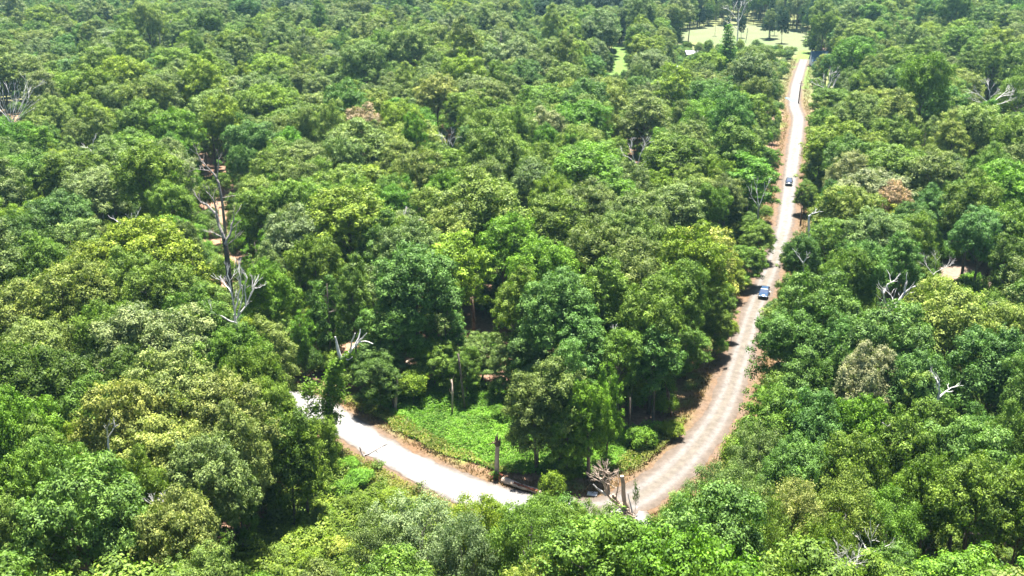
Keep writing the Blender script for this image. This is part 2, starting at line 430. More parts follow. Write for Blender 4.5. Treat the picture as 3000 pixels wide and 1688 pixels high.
def pine(seed, R, H, z0):
    r = random.Random(seed); L = []
    z = z0
    while z < H:
        f = (z-z0)/(H-z0); rr = R*(1-f)**.8*r.uniform(.75, 1.1)+.25
        n = max(3, int(7*rr/R+2))
        for k in range(n):
            a = 6.28*k/n + r.uniform(0, 1)
            for q in (.45, .95):
                L.append((rr*q*math.cos(a), rr*q*math.sin(a), z-.35*q*rr*.4, .55+.35*(1-f)))
        z += 1.05
    return L
for i in range(2):
    add_proto('pine', pine(60+i, 3.9, 21, 5), 3.6, 21.3, 5, .26, 34, 13, 1200+i, rt=.3, mat=M_BARKD, flat=.45, spread=.3)
KINDS = {}
for i, p in enumerate(PROTO): KINDS.setdefault(p['kind'], []).append(i)

# ------------------------------------------------------------------ colours of the crowns
PAL = {'g': (.108, .178, .020), 'y': (.152, .218, .017), 'd': (.070, .125, .016), 'b': (.145, .192, .066), 't': (.085, .162, .030),
       'o': (.182, .210, .048), 'l': (.158, .212, .040), 'v': (.098, .200, .015), 'e': (.118, .165, .038), 'Y': (.245, .280, .048),
       'p': (.300, .220, .130), 'k': (.030, .065, .030), 's': (.23, .24, .10)}
CNAME = {'g': 'mid green', 'y': 'yellow-green', 'd': 'dark green', 'b': 'silvery grey-green', 't': 'deep green', 'o': 'olive-yellow', 'l': 'light green',
         'v': 'vivid green', 'e': 'grey-green', 'Y': 'yellow', 'p': 'brownish pink', 'k': 'blackish green', 's': 'pale straw-green'}
# hand list: displayed-pixel x, y of the crown's middle, width, colour, kind, height
HAND = [
(55,835,190,'l','dome',19),(185,815,210,'l','dome',21),(280,885,150,'g','dome',18),(95,935,190,'l','dome',18),(60,1040,210,'d','dome',19),(180,1010,160,'d','oval',18),
(405,920,240,'b','dome',19),(350,1010,150,'d','dome',16),(480,985,130,'g','oval',16),(60,1160,170,'v','dome',19),(130,1215,120,'g','oval',17),
(450,1070,230,'o','dome',20),(330,1130,220,'o','dome',19),(575,1120,220,'o','dome',19),(430,1200,240,'o','dome',18),(600,1190,150,'o','dome',17),(530,1270,200,'e','dome',17),
(235,1100,150,'d','oval',17),(235,1385,290,'t','dome',20),(360,1320,150,'g','dome',17),(450,1420,200,'o','dome',18),(150,1270,150,'g','dome',17),(60,1320,140,'g','oval',18),
(20,1430,160,'l','dome',17),(200,1180,100,'y','oval',15),(600,1290,90,'d','low',12),
(770,1110,140,'g','spire',17),(730,1190,150,'d','low',14),(810,1150,90,'g','low',10),(690,1080,130,'g','dome',17),(640,1010,150,'g','dome',18),(600,950,150,'g','dome',18),(690,930,120,'l','oval',17),
(380,680,210,'y','dome',20),(275,700,180,'y','dome',18),(480,690,160,'y','spire',19),(55,650,150,'d','dome',18),(110,720,150,'g','dome',18),(190,640,130,'l','oval',17),
(400,790,170,'g','dome',18),(510,790,160,'g','dome',18),(330,760,150,'g','dome',18),(500,860,160,'g','dome',17),(580,760,110,'v','spire',17),
(650,640,110,'v','spire',16),(660,770,120,'v','dome',17),(745,640,150,'b','dome',18),(880,600,220,'y','dome',21),(800,700,130,'g','dome',18),(700,850,130,'g','oval',18),
(760,830,100,'v','spire',17),(820,560,120,'g','dome',18),(960,650,110,'d','oval',18),(610,860,110,'g','oval',16),
(1205,585,240,'l','dome',23),(1270,660,160,'v','dome',19),(1140,640,150,'l','dome',19),(1050,760,210,'t','dome',21),(990,850,150,'t','dome',18),(1130,830,120,'t','spire',18),
(890,780,90,'g','oval',18),(900,890,150,'t','dome',18),(940,840,110,'g','spire',17),(1060,560,100,'l','oval',19),(1000,560,120,'v','dome',19),(1010,650,120,'g','oval',19),
(1370,740,180,'v','dome',20),(1400,830,180,'t','dome',20),(1340,900,140,'t','oval',18),(1400,610,180,'g','dome',20),(1310,690,90,'v','spire',19),(1300,810,110,'g','oval',18),
(1500,680,180,'e','dome',21),(1590,760,170,'e','dome',21),(1570,640,150,'e','dome',20),(1500,810,150,'g','oval',20),(1460,890,140,'t','oval',18),(1480,560,150,'e','dome',20),
(1760,620,180,'Y','spire',21),(1740,710,170,'y','dome',20),(1830,690,110,'y','dome',15),(1700,800,150,'g','dome',19),(1640,850,160,'g','dome',19),(1730,880,140,'g','oval',18),(1650,915,130,'t','oval',17),
(1810,760,90,'g','oval',14),(1800,820,80,'g','oval',12),(1880,660,90,'g','oval',13),
(1350,1075,150,'e','low',13),(1410,1050,160,'e','low',15),(1425,1115,110,'g','low',10),(1480,1090,110,'v','low',13),(1530,990,100,'v','spire',16),(1430,985,110,'t','oval',17),(1560,920,120,'g','oval',18),
(1210,890,110,'e','thin',13),(1280,930,100,'e','oval',15),(1090,910,120,'g','oval',16),(1170,930,80,'g','oval',14),(950,950,120,'d','oval',16),
(1960,790,190,'t','dome',19),(2060,850,200,'t','dome',20),(2000,910,190,'t','dome',18),(2110,930,150,'t','dome',17),
(2235,930,210,'t','dome',20),(2370,890,230,'l','dome',21),(2460,980,220,'t','dome',20),(2330,1020,200,'t','dome',18),(2170,1030,150,'s','dome',18),(2240,1090,140,'l','oval',17),
(2530,900,150,'l','dome',18),(2560,1060,150,'t','dome',18),(2010,1020,130,'t','oval',15),(2090,1010,120,'d','oval',16),
(1950,1110,190,'g','dome',17),(2040,1150,170,'t','dome',17),(1900,1190,140,'e','thin',15),(2150,1150,160,'v','dome',17),(2130,1250,170,'g','dome',17),(1990,1250,180,'t','dome',17),
(2300,1190,190,'g','dome',18),(2420,1210,220,'t','dome',19),(2530,1200,150,'g','dome',18),(2440,1320,220,'g','dome',18),(2330,1300,160,'g','dome',17),(2560,1330,140,'g','dome',17),
(1810,1275,140,'e','thin',14),(1735,1335,120,'o','thin',13),(1870,1330,180,'e','thin',17),(1760,1390,190,'g','thin',17),(1990,1360,170,'o','thin',17),(1900,1430,170,'g','thin',17),(2110,1350,190,'l','thin',17),
(2230,1380,170,'g','thin',16),(2060,1440,150,'g','thin',16),(1665,1425,150,'g','thin',15),(1545,1370,90,'e','thin',9),
(1350,1375,180,'g','thin',13),(1450,1365,120,'g','thin',12),(1260,1375,120,'y','thin',11),(1510,1430,170,'g','thin',15),(1340,1420,210,'g','thin',17),(1200,1380,160,'y','thin',15),
(1050,1390,230,'b','thin',15),(1170,1440,160,'b','thin',16),(960,1420,160,'e','thin',14),
(2190,520,180,'s','dome',19),(2130,470,110,'s','dome',18),(2240,550,110,'p','dome',17),(2130,570,150,'l','dome',18),(2200,640,170,'e','dome',18),(2080,640,110,'g','oval',16),(2300,640,110,'g','dome',17),
(2060,560,90,'t','oval',17),(2020,490,60,'g','oval',14),(1990,655,70,'g','oval',12),(1940,600,90,'g','oval',16),(1890,580,110,'g','dome',17),
(2440,560,150,'g','dome',20),(2520,520,160,'v','dome',20),(2540,620,150,'g','dome',19),(2450,640,150,'t','dome',19),(2540,690,100,'d','oval',18),
(2330,770,110,'y','dome',9),(2400,790,140,'y','dome',11),(2280,830,120,'y','oval',10),(2180,720,150,'t','dome',18),(2120,740,120,'g','dome',17),(2260,700,90,'t','oval',18),
(900,400,210,'l','dome',20),(860,520,150,'l','dome',19),(1050,390,130,'l','dome',19),(700,480,130,'l','dome',19),(660,560,110,'g','dome',18),(750,450,160,'e','dome',19),
(280,450,150,'l','dome',19),(330,410,150,'g','dome',19),(240,510,150,'b','dome',19),(110,470,150,'g','dome',19),(420,470,130,'b','dome',19),
(1480,470,200,'v','dome',20),(1270,430,150,'g','dome',19),(1370,360,110,'s','dome',19),(1230,500,120,'e','dome',19),(1130,460,120,'g','oval',19),(1340,500,140,'e','dome',19),
(920,350,110,'p','dome',19),(1450,340,150,'v','dome',20),(1480,430,150,'v','dome',19),(1890,470,130,'v','oval',17),(1930,400,90,'v','dome',17),(1700,430,180,'g','dome',19),
(1100,270,110,'o','dome',22),(1000,380,110,'l','dome',18),(240,240,70,'y','spire',21),(680,190,120,'y','dome',20),(300,220,90,'y','dome',20),
(1390,540,110,'y','dome',19),(740,540,140,'g','dome',19),(1130,520,110,'v','dome',19),(2200,320,170,'l','dome',20),(2290,290,110,'l','dome',19),(2100,390,140,'y','dome',19),
(2230,450,170,'g','dome',20),(2350,480,150,'e','dome',19),(2060,430,110,'g','dome',18),(2080,340,90,'g','dome',18),(2170,400,130,'y','dome',18),
]
# screen areas kept open (native px circles): roads, clearings, snags
KEEP = []
def keepline(pts, r, step=14):
    for (x1, y1), (x2, y2) in zip(pts[:-1], pts[1:]):
        L = math.hypot(x2-x1, y2-y1); n = max(1, int(L/step))
        for i in range(n+1): KEEP.append((x1+(x2-x1)*i/n, y1+(y2-y1)*i/n, r(x1+(x2-x1)*i/n, y1+(y2-y1)*i/n) if callable(r) else r))
keepline(D([(760,1012),(800,1030),(880,1080),(960,1130),(1060,1183),(1150,1225),(1240,1260)]), 52)
keepline(D([(1430,1250),(1545,1262),(1600,1240),(1690,1180),(1750,1115),(1790,1050),(1822,985)]), 26)
keepline(D([(1822,985),(1850,900),(1878,810)]), 17)
keepline(D([(1925,715),(1950,672)]), 20)
keepline(D([(1960,600),(1975,560),(1985,460)]), 20)
keepline(D([(1985,460),(1992,400),(2007,310),(2003,280),(1997,245),(2010,195),(2020,160),(2025,130)]), 17)
keepline(D([(1240,1200),(1290,1215),(1350,1240),(1440,1245)]), 30)
keepline(D([(1350,1262),(1440,1272),(1530,1285)]), 26); keepline(D([(1600,1275),(1598,1310)]), 22)
for x, y, r in [(540,430,45),(520,480,30),(555,545,28),(565,610,30),(595,740,42),(600,790,26),(325,580,26),(880,868,46),(835,980,22),(832,1080,22),(2245,760,42),(2035,570,20),(2362,990,26),(2230,1100,24),(1248,1140,18),(1192,820,20),(2430,715,40),(1600,400,24),(20,270,50)]:
    KEEP.append((x*1.165, y*1.165, r*1.165))
keepline(D([(1560,1140),(1640,1120),(1710,1095)]), 34)
keepline(D([(920,1040),(1000,1050),(1100,1060),(1200,1080),(1240,1130)]), 34)
NROAD = len(KEEP)
for P in ([(2000,100),(2060,90),(2120,86),(2200,84),(2270,92),(2360,108)], [(1995,115),(2080,118),(2160,128),(2250,132),(2340,130)], [(2340,165),(2360,160)]): keepline(P, 11, 9)
keepline([(1822,140),(1822,228)], 15, 9); keepline([(1780,226),(1830,230)], 7)
keepline(D([(900,1040),(1000,1050),(1100,1060),(1200,1080),(1240,1150)]), 40); keepline(D([(1000,1020),(1250,1040)]), 30)
keepline(D([(860,1170),(940,1230),(1060,1290),(1150,1310)]), 45); keepline(D([(700,1380),(820,1330),(960,1310),(860,1420)]), 60); keepline(D([(720,1440),(880,1440)]), 30)
keepline(D([(2350,690),(2420,715),(2490,740)]), 24)
keepline(D([(1215,815),(1200,850)]), 24); keepline(D([(1035,905),(1035,905)]), 18)
for x, y, r in [(560,600,50),(545,560,30),(540,430,45),(520,480,30),(570,500,30),(565,670,30),(600,740,45),(600,790,30),(325,580,30),(20,270,60),(880,870,50),(835,980,20),(835,1080,20),
                (1128,365,18),(1600,400,30),(2085,215,22),(2490,250,26),(2245,760,50),(2035,570,22),(2360,990,30),(2228,1110,30),(1248,1140,16),(1550,1250,70),(990,970,20),(1137,1000,14),(2110,1425,40)]:
    KEEP.append((x*1.165, y*1.165, r*1.165*.9))
KEEP += [(2128,135,24), (2132,170,24), (2140,200,14), (2126,80,20), (2171,80,16), (2255,90,20), (2290,90,18), (2360,90,14), (2340,270,14), (2396,164,13), (2415,155,12), (1978,200,6), (2030,158,5), (2237,862,12), (2311,537,24), (2130,150,20)]
KEEP = np.array(KEEP)

TREES = []     # dict(x,y,s,sz,proto,rz,tint,c,cx,cy,w)
def jitter(c, r):
    k = 1 + r.uniform(-.13, .13); return (c[0]*k*r.uniform(.9, 1.1), c[1]*k, c[2]*k*r.uniform(.85, 1.2))
def add_tree(x, y, R, H, kind, c, r, hand=False):
    pi = r.choice(KINDS[kind]); p = PROTO[pi]
    s = R/p['R']; sz = H/p['H']
    px, py, f = proj(x, y, H*.62)
    TREES.append(dict(x=x, y=y, s=s, sz=sz, p=pi, rz=r.uniform(0, 6.28), tint=jitter(PAL[c], r), c=c, px=px, py=py, w=2*R*FPX/f, R=R, H=H, kind=kind, hand=hand))
rt = random.Random(3); KR = KEEP[:NROAD]
def road_dist(x, y): return min(float(dseg(x, y, P)) for P in (ROAD_L, ROAD_R, STUB))
for (dx, dy, wd, c, kind, H) in HAND:
    for _ in range(10):                                   # slide off the spots the photograph shows open
        ddx = (dx*1.165-KR[:, 0])/(wd*.5*1.165*.92+KR[:, 2]*.7); ddy = (dy*1.165-KR[:, 1])/(wd*.45*1.165+KR[:, 2]*.7); dq = ddx**2+ddy**2
        j = int(np.argmin(dq))
        if dq[j] > 1: break
        a_ = math.hypot(dx*1.165-KR[j, 0], dy*1.165-KR[j, 1])+1e-6
        dx += (dx*1.165-KR[j, 0])/a_*7; dy += (dy*1.165-KR[j, 1])/a_*4; wd *= .985
    for _ in range(12):
        q = atz(dx*1.165, dy*1.165, H*(.64 if kind != 'low' else .5))
        if road_dist(q.x, q.y) > 7 and not (dy < 985 and inpoly([q.x], [q.y], GREEN_N)[0]): break
        if H < 9: break
        H -= 1
    f = proj(q.x, q.y, q.z)[2]
    if H < 12: kind = 'low'
    R = min(wd*1.165*f/FPX/2*1.04, H*.45)
    add_tree(q.x, q.y, R, H, kind, c, rt, True)
HANDN = len(TREES)
def region_colour(px, py, n, r):
    if py < 60: opts = 'bbteedkl'
    elif py < 330: opts = 'gglleeebtyd'
    elif py < 620: opts = 'gglleevygt'
    else: opts = 'gggteelvd'
    if px > 2500 and py < 700: opts = 'ggggelltvd'
    if px > 1900 and py > 1200: opts = 'ggtveo'
    q = r.random()
    if q < .05: return 'y'
    if q < .06 and py > 100: return 'Y'
    return opts[int(n*len(opts)) % len(opts)] if r.random() < .5 else r.choice(opts)
def fill():
    r = random.Random(21); y = 66.0; row = 0
    occ = {}
    def put(x, y_, R): occ.setdefault((int(x//12), int(y_//12)), []).append((x, y_, R))
    for t in TREES: put(t['x'], t['y'], t['R'])
    def free(x, y_, R):
        cx, cy = int(x//12), int(y_//12)
        for i in (-1, 0, 1):
            for j in (-1, 0, 1):
                for (a, b, q) in occ.get((cx+i, cy+j), ()):
                    if (a-x)**2 + (b-y_)**2 < (.745*(R+q))**2: return False
        return True
    step = 3.1
    while y < 1000:
        st = step*(1 if y < 300 else 1.45)
        x = -(.53*y+26)
        while x < .53*y+26:
            xx = x + r.uniform(-.5, .5)*st; yy = y + r.uniform(-.5, .5)*st; x += st
            if xx*xx+yy*yy < 60**2: continue
            big = min(1, max(0, (yy-150)/120))
            R = r.choice([3.2, 4.4, 5.2, 5.8, 6.4, 6.8]) * r.uniform(.9, 1.12) * (1+.17*big)
            H = min(23, 8.0+R*1.9)*r.uniform(.80, 1.15)
            if yy > 560: H *= 1.08
            if r.random() < .05: H *= 1.22; R *= .9
            if not free(xx, yy, R): continue
            if road_dist(xx, yy) < 4.6+R*.7 or road_dist(xx+5.0, yy-2.5) < 3.2+R*.5: continue
            if any(inpoly([xx], [yy], P)[0] for P in (FIELD, STRIP, GLADE, GREEN_N, GREEN_S, DIRT_R)): continue
            px, py, f = proj(xx, yy, H*.63); pxb, pyb, _ = proj(xx, yy, H*.34); _, pyt, _ = proj(xx, yy, H)
            rw = R*FPX/f*.92; rh = (pyb-pyt)/2*.96; cy = (pyb+pyt)/2
            dd = np.maximum(np.abs(KEEP[:, 0]-px)-KEEP[:, 2]*.8, 0)**2/rw**2 + np.maximum(np.abs(KEEP[:, 1]-cy)-KEEP[:, 2]*.8, 0)**2/rh**2
            if (dd < 1).any(): continue
            n = float(fbm(xx, yy, 26, 6)); n = min(.999, max(0, (n-.2)/.6))
            kind = r.choices(['dome', 'oval', 'spire', 'thin'], [.62, .2, .1, .08])[0]
            if kind == 'oval': R *= .9
            add_tree(xx, yy, R, H, kind, region_colour(px, py, n, r), r); put(xx, yy, R)
        y += st
fill()
# small trees and shrubs in the holes the tall ones leave (not in the open ground)
def vis(t, m=60): return -m < t['px'] < 3000+m and -m < t['py'] < 1688+m
inview = [i for i, t in enumerate(TREES) if vis(t)]
first = [i for i in inview if i < HANDN]
rest = sorted([i for i in inview if i >= HANDN], key=lambda i: -TREES[i]['w'])
indiv = set(first + rest[:max(0, 300-len(first))])
print('TREES', len(TREES), 'hand', HANDN, 'individual', len(indiv), 'min w', min(TREES[i]['w'] for i in indiv))

LAND = []      # (phrase, native x, y) filled here, used by the labels
for ph, x, y in [('the broken tan stump', 1248,1150), ('the shattered tree at the junction', 1550,1250), ('the vine-wrapped snag by the gravel', 830,1040),
    ('the dark blue car in tree shade', 1920,740), ('the black car on the dirt road', 1984,462), ('the blue-roofed shed', 2060,135), ('the lone utility pole', 2012,240),
    ('the bleached fan-shaped dead tree', 40,260), ('the tall forked snag', 550,450), ('the thick dark two-armed snag', 560,600), ('the slender white bare tree', 600,770),
    ('the small grey Y-shaped snag', 325,580), ('the pale brush-like snag', 1128,370), ('the grey tangled dead tree', 1600,405), ('the white vase-shaped dead tree', 2085,220),
    ('the white dead crown far on the right', 2490,250), ('the big clawed snag on the right', 2245,750), ('the hooked pale roadside snag', 2035,570), ('the forked white limb at lower right', 2360,990),
    ('the curved white limb at lower right', 2228,1100), ('the white twiggy bush at the bottom', 2110,1430), ('the bare dirt patch on the right', 2430,715), ('the narrow bright glade', 1565,160),
    ('the yellow spiry tree', 1760,620), ('the silvery round crown on the left', 405,920), ('the bright crown at the far left', 120,830), ('the straw-topped dome by the road', 2190,520),
    ('the fallen branch on the gravel', 935,1125), ('the bare brown trunk amid the woods', 1192,800), ('the sunlit pasture', 1880,85), ('the olive crown at lower left', 450,1130),
    ('the bottom left corner', 20,1440), ('the bottom right corner', 2560,1440), ('the pinkish mid-distance crown', 920,350), ('the golden-topped far crown', 1100,270),
    ('the lower green thicket', 900,1350), ('the middle of the right edge', 2570,600), ('the bare grey snag by the road verge', 1905,500), ('the vivid green mid-distance dome', 1480,450), ('the yellowish crown far left', 240,240)]:
    LAND.append((ph, x*1.165, y*1.165))
ORD = ['nearest', 'second', 'third', 'fourth', 'fifth', 'sixth', 'seventh', 'eighth', 'ninth', 'tenth', 'eleventh', 'twelfth', 'thirteenth', 'fourteenth', 'fifteenth', 'sixteenth']
def labels(idx, noun, prefix=lambda t: ''):
    buckets = {}
    for i in idx:
        t = TREES[i]; b = min(LAND, key=lambda l: math.hypot(l[1]-t['px'], (l[2]-t['py'])*1.3))
        dx, dy = t['px']-b[1], (t['py']-b[2])*1.3
        dr = ('right of' if dx > 0 else 'left of') if abs(dx) > abs(dy) else ('behind' if dy < 0 else 'in front of')
        buckets.setdefault((b[0], dr), []).append((math.hypot(dx, dy), i))
    out = {}
    for (b, dr), v in buckets.items():
        v.sort()
        for k, (_, i) in enumerate(v):
            t_ = f"{prefix(TREES[i])}{noun}, {ORD[min(k, 15)]} {dr} {b}"
            if len(t_.replace('-', ' ').split()) > 16: t_ = f"leafy tree, {ORD[min(k, 15)]} {dr} {b}"
            out[i] = t_
    return out
def pref(t):
    size = 'large ' if t['R'] > 6.2 else ''
    return size + CNAME[t['c']] + ' '
LB = labels(sorted(indiv), 'leafy tree', pref)
SRC = {}
def place_tree(name, p, x, y, rz, s, sz, tint, lab, cat, group, z=0):
    root = empty(name, (x, y, z), rz); root.scale = (s, s, sz)
    tag(root, lab, cat, group)
    c = obj('crown', PROTO[p]['crown'], root); c['tint'] = [float(v) for v in tint]
    t = obj('trunk', PROTO[p]['trunk'], root)
    SRC.setdefault(p, (c, t))
    return root
for i in sorted(indiv):
    t = TREES[i]
    place_tree('broadleaf_tree', t['p'], t['x'], t['y'], t['rz'], t['s'], t['sz'], t['tint'], LB[i], 'tree', 'broadleaf trees of the near woods')

# ---- understorey: individual small trees and shrubs where the photograph shows them
SM = random.Random(8)
def small_at(dx, dy, wd, c, kind, name, lab, cat, H=None, group=None):
    if wd < 46 and kind == 'shrub': kind = 'tuft'
    q0 = atz(dx*1.165, dy*1.165, 0); p = SM.choice(KINDS[kind]); f = proj(q0.x, q0.y, 0)[2]
    R = wd*1.165*f/FPX/2; s = R/PROTO[p]['R']; sz = s*SM.uniform(.85, 1.2) if H is None else H/PROTO[p]['H']
    return place_tree(name, p, q0.x, q0.y, SM.uniform(0, 6.28), s, sz, jitter(PAL[c], SM), lab, cat, group)
small_at(1040,1020,70,'y','small','small_tree','low bushy tree on the left part of the lit green bank','tree')
small_at(1245,1205,26,'v','shrub','shrub','bright green shrub at the foot of the broken tan stump','shrub', group='shrubs beside the gravel road')
small_at(950,1185,40,'g','shrub','shrub','green shrub below the fallen branch on the gravel road','shrub', group='shrubs beside the gravel road')
small_at(1055,1245,38,'e','shrub','shrub','dull green pointed shrub on the road edge halfway to the bend','shrub', group='shrubs beside the gravel road')
small_at(1390,1290,60,'y','small','small_tree','pointed light green young tree in front of the long log','tree', H=5.5)
small_at(1597,1290,16,'g','shrub','shrub','narrow green bush growing against the shattered tree trunk','shrub', H=4.0, group='shrubs beside the gravel road')
k = 0
for (dx, dy, wd, c) in [(905,1225,75,'v'),(860,1260,80,'v'),(985,1270,70,'y'),(900,1300,80,'g'),(1050,1300,60,'v'),(820,1330,85,'g'),(760,1370,90,'y'),(940,1360,80,'y'),(850,1400,80,'Y'),(700,1420,90,'g'),(780,1430,80,'y'),(1010,1350,70,'v'),(1110,1330,60,'l'),(880,1190,60,'v'),(640,1390,80,'d')]:
    k += 1; lab = ['topmost','second highest','third highest','fourth highest','fifth highest','sixth highest','seventh highest','eighth highest','ninth highest','tenth highest','eleventh highest','twelfth highest','thirteenth highest','fourteenth highest','lowest']
TH = sorted([(905,1225,75,'v'),(860,1260,80,'v'),(985,1270,70,'y'),(900,1300,80,'g'),(1050,1300,60,'v'),(820,1330,85,'g'),(760,1370,90,'y'),(940,1360,80,'y'),(850,1400,80,'Y'),(700,1420,90,'g'),(780,1430,80,'y'),(1010,1350,70,'v'),(1110,1330,60,'l'),(880,1190,60,'v'),(640,1390,80,'d')], key=lambda a: a[1])
for (dx, dy, wd, c), o_ in zip(TH, lab):
    small_at(dx, dy, wd*.85, c, 'shrub', 'shrub', f"{CNAME[c]} shrub, {o_} in the photo within the thicket south of the gravel road", 'shrub', group='shrubs in the lower thicket')
VG = [(1015,985,60,'v','left'),(1100,1000,60,'t','second from left'),(1180,1010,50,'v','third from left'),(1260,1060,60,'v','fourth from left'),(1610,1130,80,'v','fifth from left'),(1690,1100,70,'y','rightmost')]
for (dx, dy, wd, c, o_) in VG:
    small_at(dx, dy, wd*.8, c, 'shrub', 'shrub', f"{CNAME[c]} mound shrub under the forest edge above the roads, {o_}", 'shrub', group='shrubs under the forest edge')
# shrubs near the roadsides right
RS = [(1838,862,34,'y'),(1890,690,36,'y'),(1862,735,44,'v'),(1808,910,36,'v'),(2045,605,34,'y'),(1925,560,34,'g')]
for j, (dx, dy, wd, c) in enumerate([q for q in RS if q[2]]):
    small_at(dx, dy, wd, c, 'small', 'small_tree', ['yellow-green sapling west of the narrow stretch of dirt road','yellow-green sapling west of the wide rutted stretch of dirt road','vivid green sapling beside the dark blue car','vivid green sapling where the dirt road verge turns orange','yellow-green sapling under the hooked pale snag','mid green sapling opposite the hooked pale snag'][j], 'tree', H=4, group='saplings along the dirt road')

# ---- pines
PINE = [(1829,140,0,60,'v',26),(985,95,1,50,'y',24),(1050,85,1,60,'v',26),(1085,110,0,60,'k',24),(905,85,0,40,'g',22),(1130,105,1,45,'d',22),(1940,45,0,40,'k',24),(1680,50,1,38,'k',24),(1700,75,0,36,'g',22),(2045,95,1,40,'g',16),(395,60,0,36,'k',22),(90,75,1,40,'k',22),(2360,60,0,30,'d',20),(1560,60,1,36,'k',22)]
PT = []
for (dx, dy, vi, wd, c, H) in PINE:
    q = atz(dx*1.165, dy*1.165, H*.5); f = proj(q.x, q.y, q.z)[2]; R = wd*1.165*f/FPX/2
    PT.append((q.x, q.y, R, H, c, dx))
names = ['dark conifer standing alone before the sunlit pasture','left conifer of the pine stand in the middle distance','tallest bright conifer of the central pine stand','blackish conifer at the right foot of the central pine stand','mid green conifer left of the central pine stand','dark green conifer right of the central pine stand','black-green pine behind the middle of the sunlit pasture','blackish pine behind the glade, left of its neighbour','mid green pine behind the glade, right of its neighbour','bright bushy conifer just behind the blue-roofed shed','blackish pine high on the left quarter of the far woods','blackish pine in the top left corner of the woods','dark green pine in the far woods right of the pasture','blackish pine just above the narrow bright glade']
for (x, y, R, H, c, dx), nm in zip(PT, names):
    p = SM.choice(KINDS['pine'])
    place_tree('pine_tree', p, x, y, SM.uniform(0, 6.28), R/PROTO[p]['R'], H/PROTO[p]['H'], PAL[c], nm, 'tree', 'pine trees in the far woods')
# ---- trees standing in the pasture: base px, crown top py, width px
FT = [(2127,105,52,22,'k','low','narrow dark tree in the middle of the pasture'),(2171,111,43,24,'k','low','narrow dark tree close behind the pinkish snag in the pasture'),(2251,117,30,34,'e','oval','tree with open grey-green crown right of the pasture centre'),
      (2268,104,40,26,'e','thin','thin tree behind the open-crowned pasture tree'),(2290,127,28,34,'k','low','tallest dark tree in the right half of the pasture'),(2360,118,46,28,'t','dome','round-headed tree at the right end of the pasture'),
      (2049,80,20,34,'k','low','dark drooping tree at the left back edge of the pasture'),(2077,77,14,26,'t','low','slim tree at the back edge of the pasture'),(1962,112,18,50,'d','low','tall dark tree at the left tip of the pasture'),
      (1779,232,160,44,'t','low','multi-stemmed tree at the foot of the bright glade'),(1822,130,42,34,'g','dome','round-headed tree at the far end of the bright glade'),(2094,105,14,14,'e','thin','bare-stemmed leaning tree left of the pasture centre')]
for (bx, by, ty, wd, c, kind, lab_) in FT:
    q = atz(bx, by, 0); f = proj(q.x, q.y, 0)[2]; top = aty(bx, ty, q.y); H = top.z; R = wd*f/FPX/2
    p = SM.choice(KINDS[kind]); place_tree('pasture_tree', p, q.x, q.y, SM.uniform(0, 6.28), R/PROTO[p]['R'], H/PROTO[p]['H'], PAL[c], lab_, 'tree', 'trees standing in the pasture')

# ------------------------------------------------------------------ far woods and undergrowth (one object each, geometry nodes)
def scatter(name, pts, rz, scl, tint, srcs):
    me = bpy.data.meshes.new(name); me.vertices.add(len(pts)); me.vertices.foreach_set('co', np.asarray(pts, np.float32).ravel())
    for k_, typ, arr, fld in (('rz', 'FLOAT', rz, 'value'), ('scl', 'FLOAT_VECTOR', scl, 'vector'), ('tint', 'FLOAT_VECTOR', tint, 'vector'), ('pick', 'INT', np.random.default_rng(4).integers(0, len(srcs), len(pts)), 'value')):
        a = me.attributes.new(k_, typ, 'POINT'); a.data.foreach_set(fld, np.asarray(arr, np.int32 if typ == 'INT' else np.float32).ravel())
    me.update(); o = obj(name, me); tag(o, kind='stuff')
    ng = bpy.data.node_groups.new(name, 'GeometryNodeTree')
    ng.interface.new_socket('Geometry', in_out='INPUT', socket_type='NodeSocketGeometry'); ng.interface.new_socket('Geometry', in_out='OUTPUT', socket_type='NodeSocketGeometry')
    gi = ng.nodes.new('NodeGroupInput'); go = ng.nodes.new('NodeGroupOutput')
    jn = ng.nodes.new('GeometryNodeJoinGeometry')
    for (c, t) in srcs:
        j2 = ng.nodes.new('GeometryNodeJoinGeometry')
        for ob in (c, t):
            oi = ng.nodes.new('GeometryNodeObjectInfo'); oi.transform_space = 'ORIGINAL'; oi.inputs[0].default_value = ob
            ng.links.new(oi.outputs['Geometry'], j2.inputs[0])
        gt = ng.nodes.new('GeometryNodeGeometryToInstance'); ng.links.new(j2.outputs[0], gt.inputs[0]); ng.links.new(gt.outputs[0], jn.inputs[0])
    ip = ng.nodes.new('GeometryNodeInstanceOnPoints'); ip.inputs['Pick Instance'].default_value = True
    def na(nm, dt):
        x = ng.nodes.new('GeometryNodeInputNamedAttribute'); x.data_type = dt; x.inputs[0].default_value = nm
        return [s for s in x.outputs if s.enabled][0]
    cx = ng.nodes.new('ShaderNodeCombineXYZ'); ng.links.new(na('rz', 'FLOAT'), cx.inputs[2])
    er = ng.nodes.new('FunctionNodeEulerToRotation'); ng.links.new(cx.outputs[0], er.inputs[0])
    ng.links.new(gi.outputs[0], ip.inputs['Points']); ng.links.new(jn.outputs[0], ip.inputs['Instance'])
    ng.links.new(na('pick', 'INT'), ip.inputs['Instance Index']); ng.links.new(er.outputs[0], ip.inputs['Rotation']); ng.links.new(na('scl', 'FLOAT_VECTOR'), ip.inputs['Scale'])
    ng.links.new(ip.outputs[0], go.inputs[0])
    md = o.modifiers.new('scatter', 'NODES'); md.node_group = ng
    return o
far = [t for i, t in enumerate(TREES) if i not in indiv]
srcs = [SRC[p] for k_ in ('dome', 'dome', 'oval', 'spire') for p in KINDS[k_] if p in SRC]
